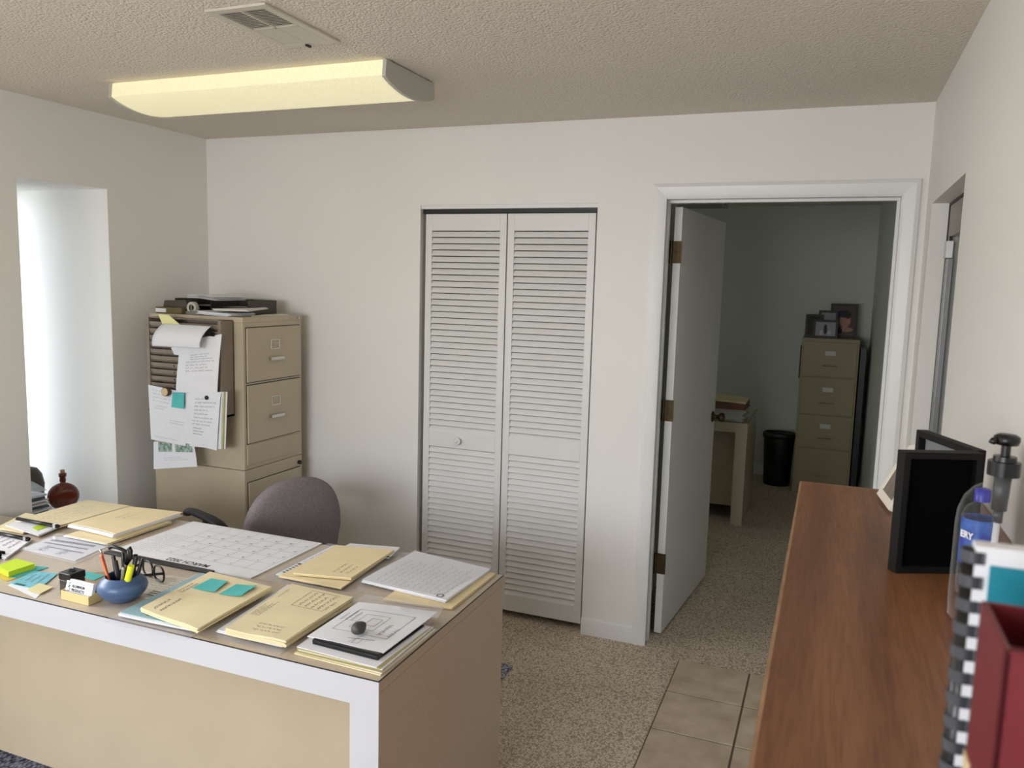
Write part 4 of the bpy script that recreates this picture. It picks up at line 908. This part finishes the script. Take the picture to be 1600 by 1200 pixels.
# ================================================================== WINDOW NICHE
nz = NZ0
b = MB()
for k in range(11): flatpatch(b, [(-3.60, 2.50, 0), (-3.40, 2.49, 0), (-3.39, 2.64, 0), (-3.58, 2.66, 0)], nz+.010+.011*k, .009, PAPER if k % 3 else mat('blue grey folder', (86, 106, 116), .5), lambda u, v: .003*math.sin(5*u+k), rot=random.uniform(-.12, .12), off=(random.uniform(-.012, .012), random.uniform(-.012, .012)))
tag(b.build('magazine_stack', None), 'pile of papers and magazines on the window niche ledge behind the bottle', 'papers')
b = MB(); flatpatch(b, [(-3.61, 2.50, 0), (-3.40, 2.49, 0), (-3.39, 2.64, 0), (-3.59, 2.66, 0)], nz+.185, .0008, None, lambda u, v: -.045*u+.012*math.sin(5*v+3*u)*(1-u)); tag(b.build('plastic_bag', ghost('cellophane', (220, 230, 232), .35, .12)), 'crumpled clear plastic on the papers in the window niche', 'plastic bag')
# amber bottle: round flattened flask
bc = Vector((-3.455, 2.775, nz-.0)); AMB = bpy.data.materials.new('amber glass'); AMB.use_nodes = True; pb = AMB.node_tree.nodes['Principled BSDF']
pb.inputs['Base Color'].default_value = lin((112, 40, 20)); pb.inputs['Roughness'].default_value = .08; pb.inputs['Transmission Weight'].default_value = .25; pb.inputs['Coat Weight'].default_value = .4
bt = thing('glass_bottle', bc, 'round amber glass flask with cork standing on the window niche ledge', 'bottle')
TT = Matrix.Translation(bc) @ Matrix.Rotation(math.radians(52), 4, 'Z') @ Matrix.Scale(.94, 4)
vs = []; fs = []; n = 40
pr = []
for k in range(19):
    a = -PI/2+.25+(PI-.42)*k/18; pr.append((.073*math.cos(a)+.0, .075+.073*math.sin(a)))
pr = [(.0, .0035), (.03, .0035)]+pr+[(.0155, .158), (.0145, .178), (.0185, .181), (.019, .197), (.015, .200), (.0, .200)]
b = MB(); vs = []
for r_, z in pr:
    for i in range(n):
        a = 2*PI*i/n; fl = .48 if z < .14 else (1 if z > .165 else .48+.52*(z-.14)/.025)
        rib = 1+.02*math.cos(16*a)*(1 if z < .14 else 0)
        vs.append((r_*math.cos(a)*rib, r_*math.sin(a)*fl*rib, z))
for j_ in range(len(pr)-1):
    for i in range(n): fs.append((j_*n+i, j_*n+(i+1) % n, (j_+1)*n+(i+1) % n, (j_+1)*n+i))
b.add(vs, fs, T=TT); b.build('flask', AMB, bt, smooth=True)
b = MB(); b.lathe([(.0105, .1995), (.0115, .215), (.0105, .216)], n=16, T=TT); b.build('cork', mat('cork', (196, 150, 124), .8), bt)
b = MB(); b.lathe([(.0, .0), (.035, 0), (.04, .02), (.055, .06), (.06, .12), (.05, .17), (.03, .20), (.0, .21)], c=(-3.625, 2.735, nz), n=28, cap=False); tag(b.build('vase', mat('dark brown ceramic', (74, 64, 54), .4), smooth=True), 'dark brown rounded vase half hidden at the left of the window niche', 'vase')

# ================================================================== COUNTER AND WHAT STANDS ON IT
CZt = 1.25; cxa, cxb, cya, cyb = -.041, XR-.001, .10, 1.866
t_ = thing('wooden_counter', ((cxa+cxb)/2, (cya+cyb)/2, 0), 'tall reddish brown wooden cabinet with worn edge along the right wall', 'cabinet')
MB().box(cxa+.004, cxb, cya, cyb-.003, CZt-.022, CZt).build('top', WOOD, t_, bevel=.0008)
b = MB(); b.box(cxa, cxa+.004, cya, cyb, CZt-.022, CZt-.0006).box(cxa, cxb, cyb-.003, cyb, CZt-.022, CZt-.0006); b.build('edge_strip', WOODEDGE, t_)
b = MB(); b.box(cxa+.02, cxb, cya+.01, cyb-.015, .06, CZt-.022).box(cxa+.05, cxb, cya+.03, cyb-.04, 0, .06); b.build('cabinet_body', WOOD, t_)
for k in range(3):
    ya = cya+.02+k*.575; d_ = MB(); d_.box(cxa+.004, cxa+.02, ya, ya+.565, .08, CZt-.04); dd = d_.build('door', WOOD, t_, bevel=.002); q = MB(); q.lathe([(.008, 0), (.013, .012), (.013, .018), (.0, .022)], n=16, T=Matrix.Translation((cxa+.004, ya+.5, .8)) @ Matrix.Rotation(-PI/2, 4, 'Y'), cap=False); q.build('knob', BRASS, dd, smooth=True)
# black hinged double frame
FRM = mat('black frame', (14, 12, 11), .6, spec=.25)
def frame(parent, A, dirv, w_, h_, dep, bw, mt, z, back, name='frame_panel', inset=.006, toward=1):
    "upright rectangular frame from corner A along dirv; depth goes along normal"
    d = Vector((dirv[0], dirv[1], 0)).normalized(); nn = Vector((-d.y, d.x, 0))*toward
    TT = Matrix(((d.x, nn.x, 0, A[0]), (d.y, nn.y, 0, A[1]), (0, 0, 1, z), (0, 0, 0, 1)))
    b = MB(); b.box(0, bw, 0, dep, 0, h_, T=TT).box(w_-bw, w_, 0, dep, 0, h_, T=TT).box(bw, w_-bw, 0, dep, 0, bw, T=TT).box(bw, w_-bw, 0, dep, h_-bw, h_, T=TT)
    f = b.build(name, mt, parent, bevel=.0008); q = MB(); q.box(bw, w_-bw, inset, inset+.003, bw, h_-bw, T=TT); q.build('backing', back, f); return f, TT
VEL = mat('black felt', (5, 5, 5), .9, spec=.05)
A = at(1398, 896, 2, CZt); Bq = at(1500, 893, 2, CZt)
dv = (Bq-A)
t_ = thing('folding_frame', (A.x, A.y, CZt), 'black hinged double picture frame seen from behind on the wooden counter', 'picture frame')
frame(t_, A, (dv.x, dv.y-.012), .121, .186, .022, .010, FRM, CZt, VEL, inset=.010)
dd = Vector((dv.x, dv.y-.012, 0)).normalized(); E = Vector((A.x, A.y, 0))+dd*.121; E += Vector((-dd.y, dd.x, 0))*.024
Lp = at(1432, 671, 2, CZt+.186)
d2 = Vector((Lp.x-E.x, Lp.y-E.y, 0)); 
frame(t_, E, (d2.x, d2.y), max(.121, d2.length), .186, .018, .011, FRM, CZt, mat('grey mount', (120, 124, 124), .5), inset=.012, toward=-1)
# cream leaning frame
wf = thing('leaning_frame', (.16, 1.72, CZt), 'cream picture frame leaning against the wall behind the black frame', 'picture frame')
CRM = mat('cream wood', (226, 218, 202), .5)
N0 = at(1393, 785, 2, CZt); F0 = at(1375, 774, 2, CZt+.004); up = (at(1428, 692, 1, F0.y-.01)-F0); bd = Vector((N0.x-F0.x, N0.y-F0.y, 0)).normalized()
bd = Vector((.12, -1, 0)).normalized()
upn = up.normalized(); nn = bd.cross(upn).normalized(); TT = Matrix(((bd.x, upn.x, nn.x, F0.x), (bd.y, upn.y, nn.y, F0.y), (bd.z, upn.z, nn.z, CZt+.004), (0, 0, 0, 1)))
b = MB(); Wf, Hf, bw = .13, up.length, .017
def ring(o, i_, t, TT):
    n = len(o); vs = [(p[0], p[1], 0) for p in o]+[(p[0], p[1], 0) for p in i_]+[(p[0], p[1], t) for p in o]+[(p[0], p[1], t) for p in i_]
    fs = []
    for k in range(n):
        l = (k+1) % n; fs += [(k, l, n+l, n+k), (2*n+k, 3*n+k, 3*n+l, 2*n+l), (k, 2*n+k, 2*n+l, l), (n+k, n+l, 3*n+l, 3*n+k)]
    b.add(vs, fs, T=TT)
oo = [(0, 0), (Wf, 0), (Wf, Hf-.03), (Wf-.012, Hf-.008), (Wf-.035, Hf), (.035, Hf), (.012, Hf-.008), (0, Hf-.03)]; ii = [(Wf/2+(x-Wf/2)*(1-2*bw/Wf), Hf/2+(y-Hf/2)*(1-2*bw/Hf)) for x, y in oo]
ring(oo, ii, .008, TT); b.build('frame_panel', CRM, wf, bevel=.001)
b = MB(); b.box(bw, Wf-bw, bw, Hf-bw, .004, .006, T=TT); b.build('picture', mat('dull picture', (110, 96, 84), .4, var=.3, vscale=40), wf)
# pump bottle
pc = Vector((.214, 1.15, CZt)); CLB = ghost('clear bottle plastic', (225, 227, 225), .02, .06)
pb_ = thing('pump_bottle', pc, 'large clear pump bottle with black pump head on the counter', 'bottle')
b = MB(); b.lathe([(.0, .001), (.042, .001), (.047, .006), (.048, .03), (.048, .128), (.0465, .146), (.041, .163), (.031, .176), (.018, .184), (.0165, .188), (.0165, .198)], c=pc, n=40, cap=False); b.build('bottle_body', CLB, pb_, smooth=True)
b = MB(); b.lathe([(.0185, .195), (.0185, .213), (.0135, .2135), (.0132, .2195), (.006, .220)], c=pc, n=32); b.tube([pc+Vector((0, 0, .218)), pc+Vector((0, 0, .237))], .0054, 14); pm = autosmooth(b.build('pump_collar', BLACK, pb_), 40)
b = MB(); b.lathe([(.0056, .233), (.0132, .2345), (.0150, .239), (.0146, .2445), (.010, .2475), (0, .248)], c=pc, n=28, cap=False); b.tube([pc+Vector((-.006, 0, .241)), pc+Vector((-.0165, -.009, .2395)), pc+Vector((-.018, -.010, .236))], .0040, 10); b.build('pump_head', BLACK, pm, smooth=True)
b = MB(); b.tube([pc+Vector((0, 0, .196)), pc+Vector((-.001, 0, .150))], .0100, 14, r2=.0088); b.tube([pc+Vector((-.001, 0, .151)), pc+Vector((-.0015, 0, .134))], .0056, 12); b.build('pump_cylinder', mat('dark grey plastic', (62, 62, 62), .4), pm, smooth=True)
b = MB(); b.tube([pc+Vector((-.0015, 0, .134)), pc+Vector((-.004, 0, .008))], .0040, 10); b.build('dip_tube', mat('milky tube', (200, 200, 198), .4), pm, smooth=True)
# small blue labelled bottle behind it
sc_ = Vector((.2125, 1.262, CZt)); sb = thing('wipes_bottle', sc_, 'small clear bottle with blue label behind the pump bottle', 'bottle')
b = MB(); b.lathe([(0, .001), (.021, .001), (.023, .008), (.023, .112), (.019, .124), (.009, .132), (.009, .138)], c=sc_, n=32, cap=False); b.build('bottle_body', CLB, sb, smooth=True)
b = MB(); b.lathe([(.0233, .045), (.0233, .110)], c=sc_, n=32, cap=False); b.build('label', mat('blue label', (36, 40, 150), .35, rgb2=(60, 120, 190), vscale=40), sb, smooth=True)
b = MB(); b.lathe([(.0105, .134), (.0105, .150), (.008, .152), (0, .152)], c=sc_, n=24, cap=False); b.build('cap', mat('blue cap', (40, 40, 150), .4), sb, smooth=True)
lo = sc_+Vector((-.0225, -.0095, .084)); text('ERY', .013, lo, Vector((.55, -.83, 0)), (0, 0, 1), PAPER, sb, 'lettering', bold=.0006, depth=.002)
# comb bound notebook
nx, ny = .084, .50; nb = thing('comb_bound_notebook', (nx, ny, CZt), 'upright comb bound notebook with teal cover and black and white checkered binding', 'notebook')
b = MB(); b.box(nx, XR-.004, ny+.002, ny+.014, CZt, CZt+.279); b.build('pages', PAPER, nb)
b = MB(); b.box(nx+.0075, XR-.004, ny+.0002, ny+.0018, CZt, CZt+.269); tc_ = b.build('cover', mat('teal cover', (24, 132, 152), .5), nb)
b = MB(); CP = lambda u, v: Vector((nx+.03+.1*u, ny-.0008, CZt+.225+.03*v)); Nn = Vector((0, -1, 0)); 
for pts in ([(.0, .9), (.12, 1.0), (.2, .75), (.08, .6), (.22, .55), (.24, .2), (.1, .05), (.18, .35)], [(.42, .8), (.55, 1.05), (.62, .9), (.5, .65), (.44, .5), (.6, .45)], [(.3, .2), (.34, .3), (.4, .15)]):
    ribbon(b, [CP(*p)+Nn*.0003 for p in pts], Nn, .0022)
b.build('drawing', mat('dark teal ink', (8, 70, 84), .6), nb)
b = MB(); cyc = ny+.008
b.tube([(nx-.0005, cyc, CZt+.004), (nx-.0005, cyc, CZt+.276)], .0052, 20); b.build('binding_spine', BLACK, nb, smooth=True)
SLATE = mat('slate plastic', (66, 68, 74), .35)
for k in range(19):
    z = CZt+.012+k*.01425; t = MB(); pts = []
    for i in range(15):
        a = PI*.36+PI*1.28*i/14; pts.append((nx+.0004+.0072*math.cos(a), cyc+.0072*math.sin(a)))
    pts = [(nx+.0048, cyc+.0072)]+pts+[(nx+.0048, cyc-.0072)]
    o_ = pts; i_ = [(nx+.0008+(p[0]-nx-.0008)*.9, cyc+(p[1]-cyc)*.9) for p in pts]
    t.prism(o_+i_[::-1], z, z+.0070, 'z'); t.build('binding_tooth', SLATE, nb)
# dark red file box
rx, ry_a, ry_b = .0765, .372, .432; RED = mat('dark red board', (106, 18, 30), .45, var=.06, vscale=20)
rb = thing('file_box', (rx, (ry_a+ry_b)/2, CZt), 'dark red open topped file box standing nearest on the right', 'file box')
b = MB(); h_ = .272; b.box(rx, XR-.006, ry_a, ry_a+.003, CZt, CZt+h_).box(rx, XR-.006, ry_b-.003, ry_b, CZt, CZt+h_).box(rx, rx+.003, ry_a, ry_b, CZt, CZt+h_).box(XR-.009, XR-.006, ry_a, ry_b, CZt, CZt+h_).box(rx, XR-.006, ry_a, ry_b, CZt, CZt+.003)
b.build('box', RED, rb, bevel=.001)
b = MB(); b.box(rx+.008, XR-.02, ry_a+.010, ry_b-.022, CZt+.003, CZt+h_-.012); b.build('contents', mat('dark red inner', (90, 14, 26), .7), rb)
b = MB(); b.box(rx-.0008, rx, ry_b-.014, ry_b-.001, CZt+.02, CZt+.195); b.build('label', mat('cream label', (214, 190, 150), .6), rb)
b = MB(); b.box(rx+.02, rx+.05, ry_b-.018, ry_b-.006, CZt+.003, CZt+h_+.006); tag(b.build('index_card', mat('cream card', (224, 214, 160), .6)), 'cream card edge sticking out of the red file box', 'card')

# ================================================================== BACK OFFICE
make_desk('office_desk', -2.3, -.497, 5.774, 6.54, .74, CREAML, 'second cream banded desk in the dim room behind the open door')
b = MB(); q = [(-.80, 5.80, 0), (-.53, 5.80, 0), (-.52, 6.08, 0), (-.79, 6.10, 0)]
layers(b, q, H+.0005, H+.085, 16, jit=.012, rot=.06, nu=2, nv=2); tag(b.build('paper_stack', PAPER2), 'pile of loose grey white papers on the dim back office desk', 'papers')
b = MB(); layers(b, q, H+.0855, H+.13, 6, jit=.006, rot=.03, nu=2, nv=2); tag(b.build('folder_stack', mat('rust brown folder', (130, 92, 74), .6)), 'rust brown folders on the paper pile in the back office', 'folders')
b = MB(); flatpatch(b, q, H+.1425, .012, None, lambda u, v: .012*(1-u), rot=.05); tag(b.build('file_folder', MANILA), 'cream folder crowning the pile on the back office desk', 'folder')
# bin
t_ = thing('waste_bin', (-.352, 7.2, 0), 'tall black oval waste bin by the back office wall', 'waste bin')
b = MB(); b.lathe([(0, .002), (.105, .002), (.110, .01), (.128, .42), (.128, .43)], c=(-.352, 7.2, 0), n=36, cap=False, sy=.75); b.lathe([(.128, .43), (.122, .43), (.104, .012), (0, .012)], c=(-.352, 7.2, 0), n=36, cap=False, sy=.75); b.build('bin_body', BLACK, t_, smooth=True)
b = MB(); b.lathe([(.126, .41), (.137, .412), (.138, .45), (.126, .462), (.120, .462), (.122, .43)], c=(-.352, 7.2, 0), n=36, cap=False, sy=.75); b.build('rim', SOFTBLACK, t_, smooth=True)
# far cabinet
t_ = thing('filing_cabinet', (.02, 7.25, 0), 'tall olive four drawer filing cabinet in the dim back office', 'filing cabinet')
fx0, fx1, fy0, fy1, fh = -.215, .222, 7.0, 7.53, 1.295
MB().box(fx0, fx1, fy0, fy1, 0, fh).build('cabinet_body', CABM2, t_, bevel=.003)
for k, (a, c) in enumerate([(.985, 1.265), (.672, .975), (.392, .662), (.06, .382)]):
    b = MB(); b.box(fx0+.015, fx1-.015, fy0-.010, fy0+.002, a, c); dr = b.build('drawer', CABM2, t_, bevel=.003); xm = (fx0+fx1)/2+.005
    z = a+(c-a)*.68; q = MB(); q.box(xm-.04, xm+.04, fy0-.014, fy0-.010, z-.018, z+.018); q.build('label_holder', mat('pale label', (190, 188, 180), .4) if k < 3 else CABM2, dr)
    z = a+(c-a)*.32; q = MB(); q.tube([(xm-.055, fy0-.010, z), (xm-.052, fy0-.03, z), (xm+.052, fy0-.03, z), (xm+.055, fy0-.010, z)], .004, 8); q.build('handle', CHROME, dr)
b = MB(); b.prism([(fy0+.06, .95), (fy0+.07, 1.22), (fy0+.30, 1.22), (fy0+.30, .95)], fx0-.012, fx0, 'x'); tag(b.build('clipboard', SOFTBLACK), 'thin dark board hanging on the side of the olive cabinet', 'clipboard')
tag(MB().box(fx1+.012, fx1+.055, 7.05, 7.5, 0, 1.22).build('black_slab', BLACK), 'black upright slab between olive cabinet and wall', 'panel')  # plain black slab filling the space right of the cabinet
# framed photos
GFR = mat('charcoal frame', (66, 66, 62), .45)
def photo_frame(x0, y0, w_, h_, label, picbuild, lean=.18, rot=0):
    t_ = thing('photo_frame', (x0, y0, fh), label, 'photo frame')
    TT = Matrix.Translation((x0, y0, fh+.0005)) @ Matrix.Rotation(rot, 4, 'Z') @ Matrix.Rotation(-lean, 4, 'X'); bw = .018
    b = MB(); b.box(0, bw, 0, .012, 0, h_, T=TT).box(w_-bw, w_, 0, .012, 0, h_, T=TT).box(bw, w_-bw, 0, .012, 0, bw, T=TT).box(bw, w_-bw, 0, .012, h_-bw, h_, T=TT); b.build('frame', GFR, t_, bevel=.001)
    ph = MB(); ph.box(bw, w_-bw, .006, .009, bw, h_-bw, T=TT); picbuild(ph, TT, w_, h_, bw, t_)
    s_ = MB(); s_.box(w_/2-.015, w_/2+.015, .012, .015, .02, h_*.6, T=TT @ Matrix.Translation((0, .0, 0)) @ Matrix.Rotation(.0, 4, 'X')); s_.build('easel_back', SOFTBLACK, t_)
def disc(mb, TT, cx, cz, rx_, rz, y, mt): mb.add([(cx+rx_*math.cos(2*PI*i/20), y, cz+rz*math.sin(2*PI*i/20)) for i in range(20)], [tuple(range(20))], mt, TT)
SK = mat('photo skin', (196, 150, 130), .5); PB = mat('photo dark blue', (30, 32, 50), .5); PM = mat('photo maroon', (92, 34, 48), .5); PG = mat('photo grey', (168, 164, 172), .5); PW = mat('photo pale', (205, 200, 196), .5)
def pic_big(ph, TT, w_, h_, bw, t_):
    ph.build('photograph', mat('photo brown', (104, 84, 80), .3), t_); d = MB()
    disc(d, TT, w_*.55, h_*.50, w_*.2, h_*.2, .0055, SK); disc(d, TT, w_*.50, h_*.70, w_*.27, h_*.11, .0050, PB); disc(d, TT, w_*.64, h_*.68, w_*.12, h_*.12, .0052, PM); disc(d, TT, w_*.6, h_*.24, w_*.26, h_*.07, .0048, SK); disc(d, TT, w_*.35, h_*.2, w_*.12, h_*.1, .0046, PB); d.build('photo_figure', None, t_)
def pic_family(ph, TT, w_, h_, bw, t_):
    ph.build('photograph', PG, t_); d = MB()
    disc(d, TT, w_*.5, h_*.48, w_*.07, h_*.28, .0052, PB); disc(d, TT, w_*.33, h_*.3, w_*.06, h_*.14, .0050, PW); disc(d, TT, w_*.66, h_*.3, w_*.07, h_*.12, .0050, PW); d.build('photo_figure', None, t_)
def pic_dark(ph, TT, w_, h_, bw, t_):
    ph.build('photograph', mat('photo black', (42, 38, 36), .3), t_); d = MB(); disc(d, TT, w_*.55, h_*.55, w_*.10, h_*.16, .0052, PW); disc(d, TT, w_*.5, h_*.2, w_*.2, h_*.07, .005, PM); d.build('photo_figure', None, t_)
def pic_plain(ph, TT, w_, h_, bw, t_): ph.build('photograph', PG, t_)
photo_frame(-.017, 7.26, .215, .285, 'largest photo frame, person in dark cap, right on the olive cabinet', pic_big)
photo_frame(-.205, 7.15, .14, .19, 'leftmost small dark photo frame on the olive cabinet', pic_dark)
photo_frame(-.105, 7.19, .15, .225, 'photo frame mostly hidden behind the frame with standing figures', pic_plain)
photo_frame(-.140, 7.05, .19, .150, 'front landscape photo frame with standing figures on the olive cabinet', pic_family)
# back office ceiling light, unlit
t_ = thing('ceiling_light', (-1.3, 6.9, ZC), 'unlit ceiling light fixture in the dim back office', 'ceiling light')
b = MB(); b.box(-1.9, -.88, 6.7, 7.02, ZC-.07, ZC); b.build('housing', mat('grey fixture', (150, 150, 142), .5), t_, bevel=.01)
MB().box(-.88, -.872, 6.7, 7.02, ZC-.075, ZC).build('end_cap', ECAP, t_)
